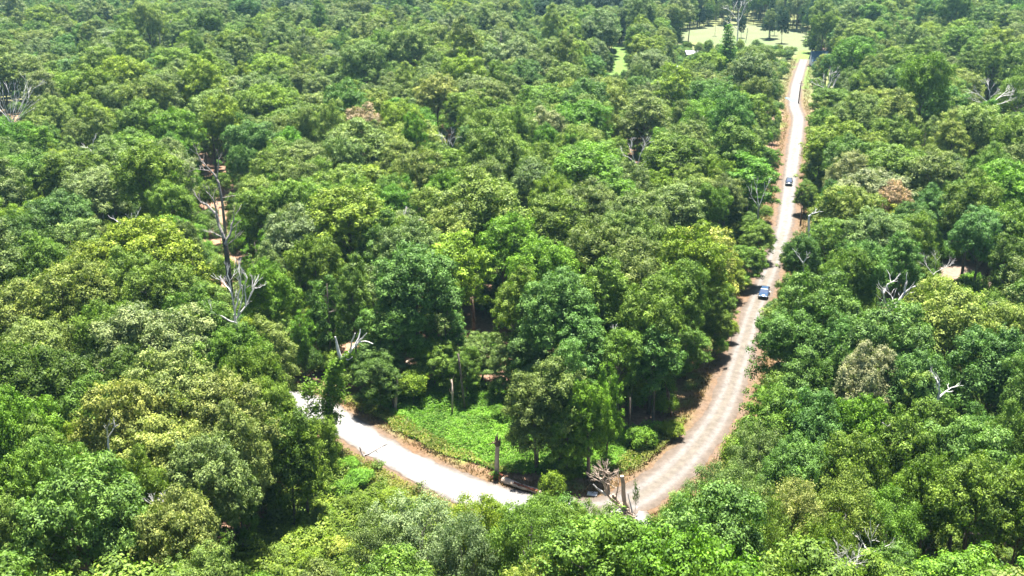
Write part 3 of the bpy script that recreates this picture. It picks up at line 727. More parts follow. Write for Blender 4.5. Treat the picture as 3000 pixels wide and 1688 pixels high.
scatter('far_woods', [(t['x'], t['y'], 0) for t in far], [t['rz'] for t in far], [(t['R']/5.4,)*2+(t['H']/18.5,) for t in far], [t['tint'] for t in far], srcs)
def undergrowth():
    r = random.Random(77); P = []; Z = []; Sx = []; T = []
    y = 70.0
    while y < 560:
        st = 3.4 if y < 260 else 5.5
        x = -(.53*y+15)
        while x < .53*y+15:
            xx = x + r.uniform(-.5, .5)*st; yy = y + r.uniform(-.5, .5)*st; x += st
            if road_dist(xx, yy) < 6.5: continue
            if any(inpoly([xx], [yy], Q)[0] for Q in (FIELD, STRIP, GLADE, GREEN_S, DIRT_R, GREEN_N)): continue
            if inpoly([xx], [yy], LITTER)[0] and r.random() < .8: continue
            s = r.uniform(.45, 1.1)
            px, py, f = proj(xx, yy, s*2)
            if (np.hypot(KEEP[:, 0]-px, KEEP[:, 1]-py) < KEEP[:, 2]*.6+s*1.5*FPX/f).any() and r.random() < .8: continue
            P.append((xx, yy, -.1)); Z.append(r.uniform(0, 6.28)); Sx.append((s, s, s*r.uniform(.8, 1.5))); T.append(jitter(PAL[r.choice('gggdvtey')], r))
        y += st
    scatter('undergrowth', P, Z, Sx, T, [SRC[p] for k_ in ('shrub', 'small') for p in KINDS[k_] if p in SRC])
undergrowth()

# ------------------------------------------------------------------ lit ground cover (weeds and vines, dry verge grass)
def cover(name, poly, dens, size, hfun, tint, dmin, dmax=None, seed=0, extra=None, up=1.0):
    g = np.random.default_rng(seed); poly_a = np.array(poly)
    x0, y0 = poly_a.min(0); x1, y1 = poly_a.max(0); n = int((x1-x0)*(y1-y0)*dens)
    x = g.uniform(x0, x1, n); y = g.uniform(y0, y1, n)
    n1 = fbm(x, y, 5, 1); ok = inpoly(x+2*(n1-.5), y+2*(n1-.5), poly)
    dr = np.minimum(np.minimum(dseg(x, y, ROAD_L), dseg(x, y, ROAD_R)), dseg(x, y, STUB))
    ok &= dr > dmin + 1.4*(fbm(x, y, 2.5, 9)-.5)
    ok &= (dr < (dmax or 1e9) + 3*(fbm(x, y, 3, 15)-.5)); px, py, f = proj(x, y, 0.0*x); ok &= (py < 1760) & (px > -50)
    x, y, dr = x[ok], y[ok], dr[ok]; h = hfun(x, y, dr)
    z = h*(.35+.65*g.random(len(x))**.5)+.05
    Nn = unit(len(x))*.9 + np.array([0, 0, up])
    vv = np.clip(-.05+1.1*fbm(x, y, 3.0, 12)+g.normal(0, .16, len(x)), 0, 1)
    z = np.maximum(z, .05); V, F, var = leaves(np.stack([x, y, z], 1), Nn, size, vv)
    me = mesh_np(name, V, F, leaf_material(name, tint, .4), {'leafvar': ('FACE', 'FLOAT', var)})
    return tag(obj(name, me), kind='stuff')
hN = lambda x, y, dr: np.clip((dr-3.5)/6, .10, 1)*(.4+2.2*np.clip(fbm(x, y, 3.6, 5)-.36, 0, 1)+.8*(vnoise(x, y, .9, 3)-.4))
cover('weeds', GREEN_N, 80, .20, hN, (.115, .225, .026), 5.0, seed=1)
hS = lambda x, y, dr: np.clip((dr-3.5)/7, .12, 1)*(.3+6.5*np.clip(fbm(x, y, 4.5, 6)-.33, 0, 1)+1.4*(vnoise(x, y, .9, 4)-.4))
cover('roadside_grass', GREEN_N+[], 40, .22, lambda x, y, dr: .35+.5*vnoise(x, y, 1.3, 8), (.15, .165, .035), 3.9, 7.2, seed=5)
cover('low_grass', GREEN_S, 40, .22, lambda x, y, dr: .35+.5*vnoise(x, y, 1.3, 8), (.17, .175, .04), 3.9, 7.5, seed=6)
cover('brambles', GREEN_S, 46, .28, hS, (.145, .20, .030), 4.6, seed=2)
def verge_grass():
    g = np.random.default_rng(9); allp = []
    for P in (ROAD_L, ROAD_R):
        Q = resample(P, .25)
        for i, p in enumerate(Q):
            a = Q[max(0, i-3)]; b = Q[min(len(Q)-1, i+3)]; t = (b-a).normalized() if (b-a).length > 0 else Vector((1, 0)); nn = Vector((t.y, -t.x))
            for _ in range(9 if p.y < 260 else 4):
                s = random.choice((-1, 1)); d = 3.0 + abs(g.normal(0, 1.0))*2.0 + .5
                allp.append((p.x+nn.x*s*d+g.normal()*.2, p.y+nn.y*s*d+g.normal()*.2, d))
    A = np.array(allp); dr = np.minimum(dseg(A[:, 0], A[:, 1], ROAD_L), dseg(A[:, 0], A[:, 1], ROAD_R)); dr = np.minimum(dr, dseg(A[:, 0], A[:, 1], STUB))
    A = A[dr > 3.1 + .8*(fbm(A[:, 0], A[:, 1], 1.5, 3)-.5)]
    n = len(A); V = []; k = 3
    base = np.repeat(A[:, :2], k, 0) + g.normal(0, .12, (n*k, 2)); h = g.uniform(.15, .5, n*k); a = g.uniform(0, 6.28, n*k)
    wd = .05
    bx = np.stack([np.cos(a)*wd, np.sin(a)*wd], 1); lean = g.normal(0, .22, (n*k, 2))
    z0 = np.zeros(n*k)+.0
    V = np.stack([np.column_stack([base-bx, z0]), np.column_stack([base+bx, z0]), np.column_stack([base+bx*.4+lean, h]), np.column_stack([base-bx*.4+lean, h])], 1).reshape(-1, 3)
    F = np.arange(len(V)).reshape(-1, 4)
    vv = np.clip(g.normal(.5, .2, n*k), 0, 1)
    me = mesh_np('verge_grass', V, F, leaf_material('dry_grass', (.135, .088, .040), .3), {'leafvar': ('FACE', 'FLOAT', vv)})
    tag(obj('verge_grass', me), kind='stuff')
verge_grass()

# ------------------------------------------------------------------ dead trees
def twigs(mb, a, d, L, r0, depth, rnd, spread=.55):
    a = Vector(a); d = Vector(d).normalized(); b = a + d*L
    mb.tube(curve_pts(a, b, 2, .06, rnd), [r0, r0*.8, r0*.55], 4, cap=False)
    if depth <= 0: return
    for k in range(rnd.choice((2, 3))):
        nd = (d + Vector((rnd.uniform(-1, 1), rnd.uniform(-1, 1), rnd.uniform(-.5, .9)))*spread).normalized()
        twigs(mb, a.lerp(b, rnd.uniform(.55, 1)), nd, L*rnd.uniform(.55, .8), r0*.6, depth-1, rnd, spread)
def snag(name, label, zb, trunk, arms, mat, rt_, tw=(2, 1.6), ts=.55, seed=0, cat='dead tree', twig_r=.05, gnarl=.15, down=True, mat2=None):
    """trunk: list of displayed px from base up; zb: height above ground of the first trunk point; arms: lists of px starting on the trunk"""
    if zb >= 5: zb += 4 + {1: 1, 2: 6, 3: 2}.get(seed, 0)
    arms = [(a_[0]*.8,)+tuple(a_[1:]) for a_ in arms] if zb >= 5 else arms
    r = random.Random(seed); q = atz(trunk[0][0]*1.165, trunk[0][1]*1.165, zb); Y = q.y
    root = empty(name, (q.x, q.y, 0)); tag(root, label, cat)
    def P(p, dy=0): v = aty(p[0]*1.165, p[1]*1.165, Y+dy); return v - Vector((q.x, q.y, 0))
    pts = [P(p, (i*.15)) for i, p in enumerate(trunk)]
    if zb > .5 and down: pts = [Vector((0, 0, -.2)), Vector((0, 0, zb*.5))] + pts
    else: pts = [Vector((pts[0].x, pts[0].y, -.2))] + pts
    n = len(pts); mb = MB(); mb.tube(pts, [rt_*(1.25 if i == 0 else 1-.5*i/n) for i in range(n)], 9, gnarl=gnarl, seed=seed)
    obj('trunk', mb.me('trunk', mat, False), root)
    for j, arm in enumerate(arms):
        rr = arm[0]; pp = arm[1:]; dyj = r.uniform(-1.2, 1.2)
        ap = [P(p, dyj*i/len(pp)*1.6) for i, p in enumerate(pp)]
        fine = [ap[0]]
        for a, b in zip(ap[:-1], ap[1:]):
            m_ = a.lerp(b, .5) + Vector((r.uniform(-1, 1), r.uniform(-1, 1), r.uniform(-1, 1)))*(b-a).length*.07
            fine += [m_, b]
        lb = MB(); k_ = len(fine)
        lb.tube(fine, [rr*(1-.62*i/(k_-1)) for i in range(k_)], 7, gnarl=gnarl, seed=seed+j)
        if tw:
            for f_ in fine[2:] + [fine[-1]]:
                d = (fine[-1]-fine[0]).normalized() + Vector((r.uniform(-1, 1), r.uniform(-1, 1), r.uniform(-.4, .8)))*.8
                twigs(lb, f_, d, tw[1]*r.uniform(.6, 1.1), min(rr*.4, twig_r), tw[0], r, ts)
        obj('limb', lb.me('limb', mat2 or mat, False), root)
    return root
snag('dead_tree', 'tall forked snag with pale arms and a snapped pinkish limb', 6, [(560,520),(556,490),(550,460),(540,443)], [(.28,(545,448),(525,425),(505,405),(497,388)),(.22,(545,450),(549,420),(550,395)),(.12,(530,430),(515,428),(492,425)),(.16,(560,498),(580,493),(608,489))], M_WOODG, .36, (2, 1.3), seed=1)
snag('dead_tree', 'thick dark snag with two grey upraised arms below the forked snag', 5, [(572,668),(570,640),(566,615),(562,590)], [(.34,(563,600),(550,565),(545,540),(520,515),(504,508)),(.22,(548,560),(543,525),(535,500),(518,482)),(.30,(566,615),(578,590),(582,565),(588,545)),(.13,(568,618),(585,605),(592,597)),(.14,(562,600),(545,590),(535,585))], M_BARKD, .55, (1, 1.6), seed=2, mat2=M_WOODG)
snag('dead_tree', 'slender white bare tree with many upright branches', 7, [(597,830),(593,810),(590,790)], [(.17,(592,795),(586,760),(580,720),(572,690)),(.15,(590,780),(600,740),(605,700),(598,680)),(.16,(596,800),(618,770),(632,740),(638,720)),(.12,(618,770),(615,730),(622,700)),(.17,(594,812),(565,800),(548,792),(533,788)),(.12,(583,740),(575,725),(562,710)),(.12,(632,740),(640,725),(655,722)),(.11,(598,790),(606,765),(610,720))], M_WOODW, .30, (2, 1.3), seed=3)
snag('dead_tree', 'small grey Y-shaped snag in the left woods', 6, [(326,612),(326,590)], [(.24,(326,592),(332,570),(340,548),(346,538)),(.17,(326,585),(312,570),(288,552)),(.12,(332,570),(328,555),(322,545))], M_WOODG, .3, (1, 1.0), seed=4, mat2=M_WOODW)
fan = [(.13,(30,318),(30+dx*.5,285-abs(dx)*.1),(30+dx,255-j*4)) for j, dx in enumerate((-55,-38,-22,-8,6,18,30,42,54))] + [(.14,(30,320),(-10,300),(-40,270)),(.14,(30,322),(0,330),(-30,325)),(.12,(30,318),(55,290),(80,262))]
snag('dead_tree', 'bleached fan-shaped dead tree with dense white twigs at the left edge', 9, [(34,345),(32,318)], fan, M_WOODW, .35, (2, 2.6), .45, seed=5, twig_r=.09)
snag('dead_tree', 'pale brush-like snag in the middle distance', 9, [(1128,405),(1128,390)], [(.13,(1128,390),(1124,370),(1120,350)),(.13,(1128,390),(1130,365),(1133,345)),(.1,(1128,388),(1138,368),(1145,350)),(.1,(1128,385),(1122,375),(1112,360))], M_WOODW, .25, (2, 1.6), .5, seed=6, twig_r=.07)
snag('dead_tree', 'grey tangled dead tree in a dark gap left of the dirt road', 7, [(1605,440),(1603,420)], [(.18,(1603,420),(1592,395),(1588,372)),(.18,(1603,420),(1610,390),(1615,375)),(.14,(1603,425),(1625,405),(1640,390)),(.14,(1603,428),(1580,420),(1562,425)),(.12,(1600,410),(1580,395),(1570,392)),(.12,(1606,430),(1630,425),(1645,412))], M_WOODG, .3, (3, 1.9), .65, seed=7, mat2=M_WOODW, twig_r=.07)
snag('dead_tree', 'white vase-shaped dead tree right of the upper dirt road', 7, [(2084,252),(2081,235)], [(.2,(2081,238),(2074,222),(2070,205)),(.2,(2081,238),(2083,215),(2085,190)),(.2,(2084,240),(2094,220),(2102,200)),(.14,(2074,222),(2066,218),(2058,214)),(.14,(2083,220),(2090,205),(2096,190))], M_WOODW, .32, (2, 2.0), .4, seed=8, twig_r=.09)
snag('dead_tree', 'white dead crown with spreading twigs far on the right', 12, [(2492,278),(2490,262)], [(.2,(2490,264),(2475,250),(2462,238)),(.2,(2490,264),(2490,245),(2488,228)),(.2,(2490,264),(2506,250),(2520,238)),(.16,(2490,262),(2470,258),(2455,256)),(.16,(2490,262),(2512,262),(2525,258))], M_WOODW, .3, (3, 2.6), .6, seed=9, twig_r=.09)
snag('dead_tree', 'big clawed snag with a broken stub pointing right', 8, [(2222,803),(2235,785),(2243,772)], [(.36,(2240,776),(2262,755),(2275,735),(2278,712)),(.18,(2274,738),(2282,730),(2290,724)),(.30,(2245,774),(2265,772),(2292,773)),(.22,(2238,780),(2226,762),(2222,742),(2218,725)),(.20,(2222,738),(2232,715),(2250,705)),(.16,(2242,770),(2245,752),(2240,742))], M_WOODG, .5, (1, 1.3), seed=10, mat2=M_WOODW)
snag('dead_tree', 'hooked pale snag beside the dirt road', 5, [(2033,625),(2035,595),(2034,560),(2035,542)], [(.22,(2035,545),(2042,537),(2056,534)),(.10,(2033,610),(2026,600),(2020,592))], M_WOODW, .30, (1, .8), seed=11)
snag('dead_tree', 'small forked grey snag below the hooked pale snag', 9, [(2022,675),(2020,660)], [(.16,(2020,662),(2010,648),(2002,635)),(.15,(2020,662),(2028,650),(2031,642))], M_WOODG, .2, (1, .8), seed=12, mat2=M_WOODW)
snag('dead_tree', 'forked white limb rising from crowns at lower right', 10, [(2352,1045),(2357,1010)], [(.22,(2356,1015),(2363,985),(2362,955)),(.16,(2360,1000),(2378,985),(2392,975)),(.14,(2354,1035),(2345,1045),(2340,1050)),(.12,(2363,970),(2355,955),(2350,945))], M_WOODW, .3, (1, .9), seed=13)
snag('dead_tree', 'curved white limb arching out of crowns at lower right', 9, [(2216,1138),(2220,1118),(2232,1105),(2245,1090),(2248,1062)], [(.09,(2245,1090),(2236,1080),(2232,1072))], M_WOODW, .22, (1, .5), seed=14)
bush = [(.09,(2112,1462),(2112+dx*.6,1440),(2112+dx,1418-(j % 3)*6)) for j, dx in enumerate((-38,-26,-14,-4,8,20,32,44))]
snag('dead_tree', 'white twiggy dead bush at the bottom of the woods', 9, [(2114,1475),(2112,1460)], bush, M_WOODW, .2, (3, .9), .5, seed=15, twig_r=.045)
snag('dead_tree', 'bare grey snag leaning over the dirt road verge', 5, [(1907,535),(1910,515)], [(.16,(1909,520),(1918,495),(1928,470)),(.13,(1909,520),(1905,495),(1903,470)),(.12,(1909,522),(1893,500),(1885,480))], M_WOODG, .24, (1, 1.6), seed=16, mat2=M_WOODW)
snag('dead_tree', 'thin bare bush of upright branches left of centre', 10, [(1022,600),(1020,580)], [(.11,(1020,582),(1015,560),(1018,538)),(.11,(1020,582),(1028,560),(1026,540)),(.09,(1020,585),(1032,575),(1038,562)),(.09,(1020,585),(1008,570),(1004,560))], M_WOODW, .18, (2, 1.1), .45, seed=17)
snag('dead_tree', 'pale dead branches forked in the crowns near the upper road', 10, [(1843,305),(1841,295)], [(.13,(1841,297),(1834,285),(1830,275)),(.13,(1841,297),(1850,288),(1856,280))], M_WOODW, .2, (2, 1.8), .6, seed=18, twig_r=.07)
snag('dead_tree', 'white forked dead branches at the top left of the woods', 14, [(400,82),(398,70)], [(.25,(398,72),(385,60),(372,50)),(.25,(398,72),(396,55),(388,45)),(.2,(398,74),(412,68),(425,60)),(.2,(398,72),(405,58),(410,48))], M_WOODW, .35, (2, 3.2), .5, seed=19, twig_r=.14)
snag('dead_tree', 'pair of bare sticks leaning in the left middle woods', 14, [(238,395),(236,385)], [(.16,(236,387),(228,378),(222,372)),(.15,(236,387),(234,372),(233,362))], M_WOODW, .22, (1, 1.6), seed=20)
snag('dead_tree', 'bare branches showing through the trees at bottom right', 7, [(2186,1415),(2188,1395)], [(.13,(2188,1398),(2175,1375),(2165,1355)),(.13,(2188,1398),(2190,1370),(2193,1350)),(.13,(2188,1400),(2205,1385),(2225,1375)),(.1,(2188,1404),(2206,1400),(2222,1395))], M_WOODW, .22, (1, 1.2), seed=22)
snag('dead_tree', 'whitish broken stem with peeled wood in the shaded wood edge', 0, [(994,1035),(996,1000),(999,965),(997,948)], [], M_TAN, .24, None, seed=23)
snag('dead_tree', 'pinkish snag with a bleached crown standing in the pasture', 0, [(1853,115),(1855,85),(1857,55),(1858,35)], [(.25,(1856,60),(1848,42),(1840,30)),(.25,(1857,55),(1866,38),(1872,18)),(.2,(1856,75),(1846,66),(1838,60)),(.2,(1857,50),(1858,30),(1862,12))], M_WOODW, .42, (3, 3.2), .6, seed=24, twig_r=.12)
snag('dead_tree', 'thin leafless stick standing in the pasture', 0, [(1875,107),(1878,90),(1880,71)], [(.1,(1878,85),(1881,80),(1883,76))], M_WOODG, .25, None, seed=25)
snag('dead_tree', 'grey bare twigs above the bare dirt patch', 6, [(2348,700),(2346,690)], [(.1,(2346,690),(2335,675),(2328,664)),(.1,(2346,690),(2352,672),(2356,655)),(.1,(2346,692),(2362,680),(2378,672))], M_WOODG, .15, (3, 1.3), .6, seed=26, mat2=M_WOODW)
snag('dead_tree', 'bare twiggy branches in the olive crown at lower left', 11, [(405,1300),(402,1290)], [(.09,(402,1292),(392,1280),(386,1270)),(.09,(402,1292),(405,1278),(410,1266)),(.09,(402,1294),(415,1288),(424,1284))], M_WOODW, .14, (3, .7), .6, seed=27, twig_r=.04)
snag('dead_tree', 'white branch fork on the upper side of the olive crown', 13, [(272,1120),(272,1100)], [(.09,(272,1105),(270,1085),(271,1072)),(.09,(272,1100),(282,1085),(288,1076))], M_WOODW, .14, (1, .8), seed=28)
snag('dead_tree', 'slim white snag among crowns right of centre', 6, [(1557,900),(1553,870),(1548,845)], [(.08,(1550,850),(1545,838),(1546,828))], M_WOODW, .17, (1, .7), seed=29)
snag('dead_tree', 'leaning grey stem at the bottom left corner', 0, [(28,1440),(18,1400),(5,1360),(-5,1330)], [(.16,(8,1365),(22,1345),(30,1325))], M_WOODG, .3, (1, 1.0), seed=30)

# bare standing trunks at the wood edge
def pole_tree(label, pts, r0, mat, seed, crown=None):
    q = atz(pts[0][0]*1.165, pts[0][1]*1.165, 0); root = empty('bare_trunk', (q.x, q.y, 0)); tag(root, label, 'tree trunk', 'bare stems along the wood edge')
    P = [aty(x*1.165, y*1.165, q.y) - Vector((q.x, q.y, 0)) for x, y in pts]; P[0].z = -.2
    mb = MB(); n = len(P); mb.tube(P, [r0*(1-.45*i/n) for i in range(n)], 8, gnarl=.1, seed=seed); obj('trunk', mb.me('trunk', mat, True), root)
    r = random.Random(seed); mb = MB()
    for k in range(4):
        a = P[-2].lerp(P[-1], r.random()); mb.tube(curve_pts(a, a+Vector((r.uniform(-.5, .5), r.uniform(-.4, .4), r.uniform(1.0, 2.2))), 2, .1, r), [r0*.25, r0*.18, r0*.08], 5, cap=False)
    obj('branch', mb.me('branch', mat, True), root)
pole_tree('bare brown trunk standing in front of litter amid the woods', [(1193,856),(1192,820),(1188,780),(1186,745)], .42, M_WOODB, 1)
pole_tree('slim pale stem left of two at the lit wood edge', [(1137,1042),(1138,1000),(1136,955)], .17, M_TAN, 2)
pole_tree('leaning grey stem right of the slim pale one', [(1170,1030),(1164,985),(1157,930),(1152,890)], .2, M_BARK, 3)
pole_tree('thin pale stem beside the peeled broken stem', [(990,1030),(987,990),(984,945)], .15, M_BARK, 4)
pole_tree('tall thin stem with leafy collar right of the junction tree', [(1583,1122),(1584,1060),(1585,1000)], .14, M_BARKD, 5)
pole_tree('pale stem under the big junction tree', [(1480,1200),(1481,1160),(1480,1120)], .22, M_TAN, 6)
pole_tree('short thick brown trunk in shade near the dirt road', [(1683,1048),(1681,1010),(1680,985)], .30, M_WOODB, 7)
pole_tree('straight brown stem on the right verge beyond the hooked snag', [(2013,565),(2015,540),(2017,518)], .2, M_WOODB, 8)
pole_tree('dark stem standing under trees by the bare dirt patch', [(2478,735),(2479,710),(2481,690)], .38, M_BARKD, 9)
pole_tree('pale stem at the left shade edge of the junction tree', [(1352,1172),(1352,1145),(1354,1120)], .16, M_TAN, 10)

# vine-wrapped snag
def vine_snag():
    root = snag('dead_tree', 'tall snag wrapped in green vines with white forked top arms', 0, [(829,1135),(828,1080),(826,1020),(830,960),(845,920),(862,900)],
         [(.26,(858,903),(850,880),(846,862),(843,847)),(.26,(862,900),(880,885),(895,868),(905,858)),(.15,(880,885),(884,860),(893,838)),(.15,(892,870),(902,850),(906,828)),(.12,(900,862),(918,858),(938,865)),(.12,(862,902),(876,905),(886,898)),(.13,(903,858),(912,850),(922,838))], M_WOODG, .42, None, seed=41, mat2=M_WOODW)
    q = root.location; r = np.random.default_rng(3)
    path = [aty(x*1.165, y*1.165, q.y)-Vector(q) for x, y in [(829,1135),(828,1080),(826,1020),(830,960),(845,920),(858,905),(880,887)]]
    P = []
    for (a, b), n, rad in zip(zip(path[:-1], path[1:]), (900, 950, 1200, 1000, 600, 250), (.8, .85, 1.2, 1.0, .8, .5)):
        a_ = np.array(a); b_ = np.array(b); t = r.random(n)[:, None]; ph = r.uniform(0, 6.28, n)
        rr = rad*(.35+.75*np.abs(np.sin(t[:, 0]*8+ph*1.5+rad*3)))*r.uniform(.4, 1.25, n)
        P.append(a_*(1-t)+b_*t+np.stack([np.cos(ph)*rr, np.sin(ph)*rr, r.normal(0, .15, n)], 1))
    for cx, cy, cz, n, s in ((-1.9, 0, 9.5, 420, .6), (1.6, .3, 8.0, 380, .55), (-1.5, -.3, 6.6, 380, .6), (1.9, 0, 10.2, 300, .5), (-1.2, 0, 4.2, 260, .5), (1.1, -.2, 5.4, 260, .45), (-2.6, 0, 8.7, 200, .4)):
        P.append(np.array([cx, cy, cz])+r.normal(0, s, (n, 3)))
    P = np.concatenate(P); P[:, 2] = np.maximum(P[:, 2], .1)
    V, F, var = leaves(P, unit(len(P))+np.array([0, -.1, .5]), .24, np.clip(r.normal(.5, .18, len(P)), 0, 1))
    me = mesh_np('vine_leaves', V, F, leaf_material('vine', (.12, .20, .025), .4), {'leafvar': ('FACE', 'FLOAT', var)})
    obj('vine_leaves', me, root)
vine_snag()

# broken tan stump, with splintered crown and reddish rotten foot
def stump():
    q = atz(1455, 1398, 0); root = empty('broken_stump', q); tag(root, 'tall broken tan stump with splintered top by the gravel bend', 'stump')
    H = aty(1457, 1290, q.y).z; mb = MB()
    mb.tube([(0, 0, -.1), (.02, 0, .6), (.05, 0, H*.5), (.12, 0, H*.8), (.16, 0, H*.9)], [.42, .33, .29, .28, .28], 10, gnarl=.12, seed=2)
    obj('trunk', mb.me('trunk', M_TAN), root)
    r = random.Random(4); mb = MB()
    for k in range(12):
        a = k/12*6.28; rr = .28; h = r.uniform(.5, 1.7)
        mb.tube([(.16+rr*math.cos(a), rr*math.sin(a), H*.86), (.16+rr*1.2*math.cos(a), rr*1.2*math.sin(a), H*.9+h*.5), (.16+rr*r.uniform(.8, 2.2)*math.cos(a), rr*1.4*math.sin(a), H*.88+h)], [.12, .09, .02], 4)
    mb.tube([(.1, 0, H*.88), (-.5, .1, H*.93), (-.95, .1, H*.86)], [.14, .1, .03], 5)
    obj('splinters', mb.me('splinters', M_WOODB), root)
    mb = MB()
    for k in range(9):
        a = k/9*6.28+.3; mb.tube([(.3*math.cos(a), .3*math.sin(a), .55), (.62*math.cos(a), .62*math.sin(a), .2), (1.0*math.cos(a), 1.0*math.sin(a), .0)], [.14, .14, .05], 5)
    obj('root', mb.me('root', M_WOODR), root)
    # the fallen top
    a = atz(1472, 1408, .3); b = atz(1588, 1447, .3); c = (a+b)/2
    root = empty('fallen_log', (c.x, c.y, 0)); tag(root, 'long fallen log lying beside the broken tan stump', 'log')
    mb = MB(); pts = [a.lerp(b, i/8)-Vector((c.x, c.y, 0)) + Vector((0, math.sin(i*1.3)*.08, .1)) for i in range(9)]
    mb.tube(pts, [.42, .42, .40, .38, .37, .35, .34, .30, .26], 10, gnarl=.14, seed=6); obj('trunk', mb.me('trunk', M_TAN), root)
    mb = MB()
    for i in range(7):
        t = .3+.09*i; p = pts[0].lerp(pts[-1], t); d = (pts[-1]-pts[0]).normalized()
        mb.tube([p+Vector((0, -.18, .26)), p+d*.45+Vector((0, -.2, .25))], [.18, .15], 5, gnarl=.3, seed=i)
    obj('rotten_patches', mb.me('rotten_patches', M_WOODR), root)
    mb = MB(); r = random.Random(3)
    for i in range(7):
        p = pts[-1]; mb.tube([p, p+Vector((r.uniform(.3, 1.2), r.uniform(-.7, .7), r.uniform(.0, .5)))], [.09, .03], 4)
    obj('root', mb.me('root', M_WOODB), root)
stump()

# shattered tree at the junction
def shattered():
    q = atz(1592*1.165, 1312*1.165, 1.0); Y = q.y
    root = empty('dead_tree', (q.x, q.y, 0)); tag(root, 'shattered dead tree with gnarled trunks at the road junction', 'dead tree')
    def P(x, y, d=0): return aty(x*1.165, y*1.165, Y+d)-Vector((q.x, q.y, 0))
    mb = MB(); b0 = P(1592, 1312); mb.tube([Vector((b0.x, b0.y, -.2)), b0, P(1585, 1296, .3), P(1572, 1280, .6), P(1560, 1268, .9)], [.62, .50, .48, .44, .36], 11, gnarl=.25, seed=1)
    obj('trunk', mb.me('trunk', M_TAN), root)
    def limb(pts, rad, seed, mat=M_TAN, tw=None):
        m = MB(); f = [pts[0]]
        r = random.Random(seed)
        for a, b in zip(pts[:-1], pts[1:]): f += [a.lerp(b, .5)+Vector((r.uniform(-1, 1), r.uniform(-1, 1), r.uniform(-1, 1)))*.1, b]
        n = len(f); m.tube(f, [rad[0]+(rad[1]-rad[0])*i/(n-1) for i in range(n)], 9, gnarl=.2, seed=seed)
        if tw:
            for e in f[len(f)//2:]:
                for _ in range(tw): twigs(m, e, Vector((r.uniform(-1, .5), r.uniform(-.6, .6), r.uniform(.1, 1))), 1.1, .055, 2, r, .6)
        obj('limb', m.me('limb', mat), root)
    limb([P(1578, 1285, .4), P(1570, 1262, .2), P(1568, 1235, 0), P(1564, 1197, -.3)], (.32, .20), 2)
    limb([P(1572, 1280, .6), P(1550, 1262, .9), P(1532, 1247, 1), P(1524, 1232, 1.1)], (.32, .2), 3)
    limb([P(1528, 1240, 1), P(1521, 1222, 1), P(1516, 1205, .9), P(1524, 1190, .8)], (.18, .07), 4, tw=3)
    limb([P(1532, 1247, 1), P(1530, 1222, 1.2), P(1531, 1205, 1.3), P(1533, 1187, 1.2)], (.18, .07), 5, tw=2)
    limb([P(1524, 1246, 1), P(1506, 1232, .7), P(1492, 1218, .5)], (.16, .07), 6, mat=M_WOODW)
    limb([P(1556, 1265, .8), P(1548, 1250, .9), P(1542, 1243, 1)], (.24, .16), 7)
    limb([P(1550, 1262, .9), P(1551, 1240, .6), P(1555, 1215, .5)], (.1, .04), 8, tw=1)
    limb([P(1580, 1296, .2), P(1560, 1290, .0), P(1545, 1288, -.2)], (.22, .08), 9)
    limb([P(1590, 1290, 0), P(1584, 1262, .1), P(1579, 1240, .2)], (.12, .04), 10, mat=M_WOODW)
    m = MB(); r = random.Random(5)
    for k in range(26):
        t = r.random(); a = P(1592, 1305).lerp(P(1548, 1260, .9), t)+Vector((r.uniform(-.4, .4), r.uniform(-.6, -.3), r.uniform(-.2, .5)))
        m.tube([a, a+Vector((r.uniform(-.9, .2), r.uniform(-.3, .1), r.uniform(.1, .7)))], [.10, .03], 4)
    obj('splinters', m.me('splinters', M_TAN), root)
    for k in range(9):
        a = P(1590-k*7, 1308-k*3, -.5); a.z = .25; b = a+Vector((r.uniform(-3.2, -.8), r.uniform(-1.2, 1.2), r.uniform(-.1, .9))); limb([a, a.lerp(b, .5)+Vector((0, 0, .2)), b], (.13, .05), 20+k, mat=(M_TAN, M_WOODG)[k % 2], tw=1)
shattered()
# pale board lying on the verge
q = atz(1735, 1449, 0); root = empty('weathered_board', (q.x, q.y, .04), -.2); tag(root, 'pale weathered boards lying flat on the verge left of the shattered tree', 'boards')
for k in range(3):
    mb = MB(); mb.box((0, k*.32-.32, .06+.01*k), (1.25, .28, .06), .03*(k-1)); obj('plank', mb.me('plank', M_WOODW), root)
# fallen branch on the gravel
def fallen():
    root = empty('fallen_branch', atz(1066, 1338, 0)); tag(root, 'crooked grey fallen branch lying across the gravel road', 'branch'); q = root.location
    r = random.Random(2)
    def G(x, y, z=.12): return atz(x, y, z)-Vector(q)
    mb = MB(); mb.tube([G(1062, 1336), G(1080, 1330), G(1100, 1318), G(1118, 1308), G(1133, 1298, .3), G(1136, 1290, .6)], [.13, .12, .11, .09, .07, .04], 6, gnarl=.15, seed=1)
    obj('limb', mb.me('limb', M_WOODG), root)
    mb = MB(); mb.tube([G(1066, 1338), G(1060, 1328, .5), G(1054, 1310, 1.3)], [.16, .15, .1], 6, gnarl=.15, seed=2); obj('limb', mb.me('limb', M_WOODG), root)
    mb = MB()
    for a, b in [((1080, 1330), (1083, 1317)), ((1100, 1318), (1108, 1324)), ((1075, 1333), (1070, 1325))]: mb.tube([G(*a), G(*b, .3)], [.06, .02], 4)
    obj('twigs', mb.me('twigs', M_WOODG), root)
    root = empty('fallen_sticks', atz(1055, 1290, 0)); tag(root, 'few thin sticks lying on the gravel left of the fallen branch', 'sticks'); q2 = root.location
    for a, b, c in (((1040, 1288), (1052, 1288), (1062, 1292)), ((1064, 1302), (1070, 1296), (1078, 1293))):
        mb = MB(); mb.tube([atz(*p, .06)-Vector(q2) for p in (a, b, c)], [.05, .05, .03], 4); obj('stick', mb.me('stick', M_WOODG), root)
fallen()
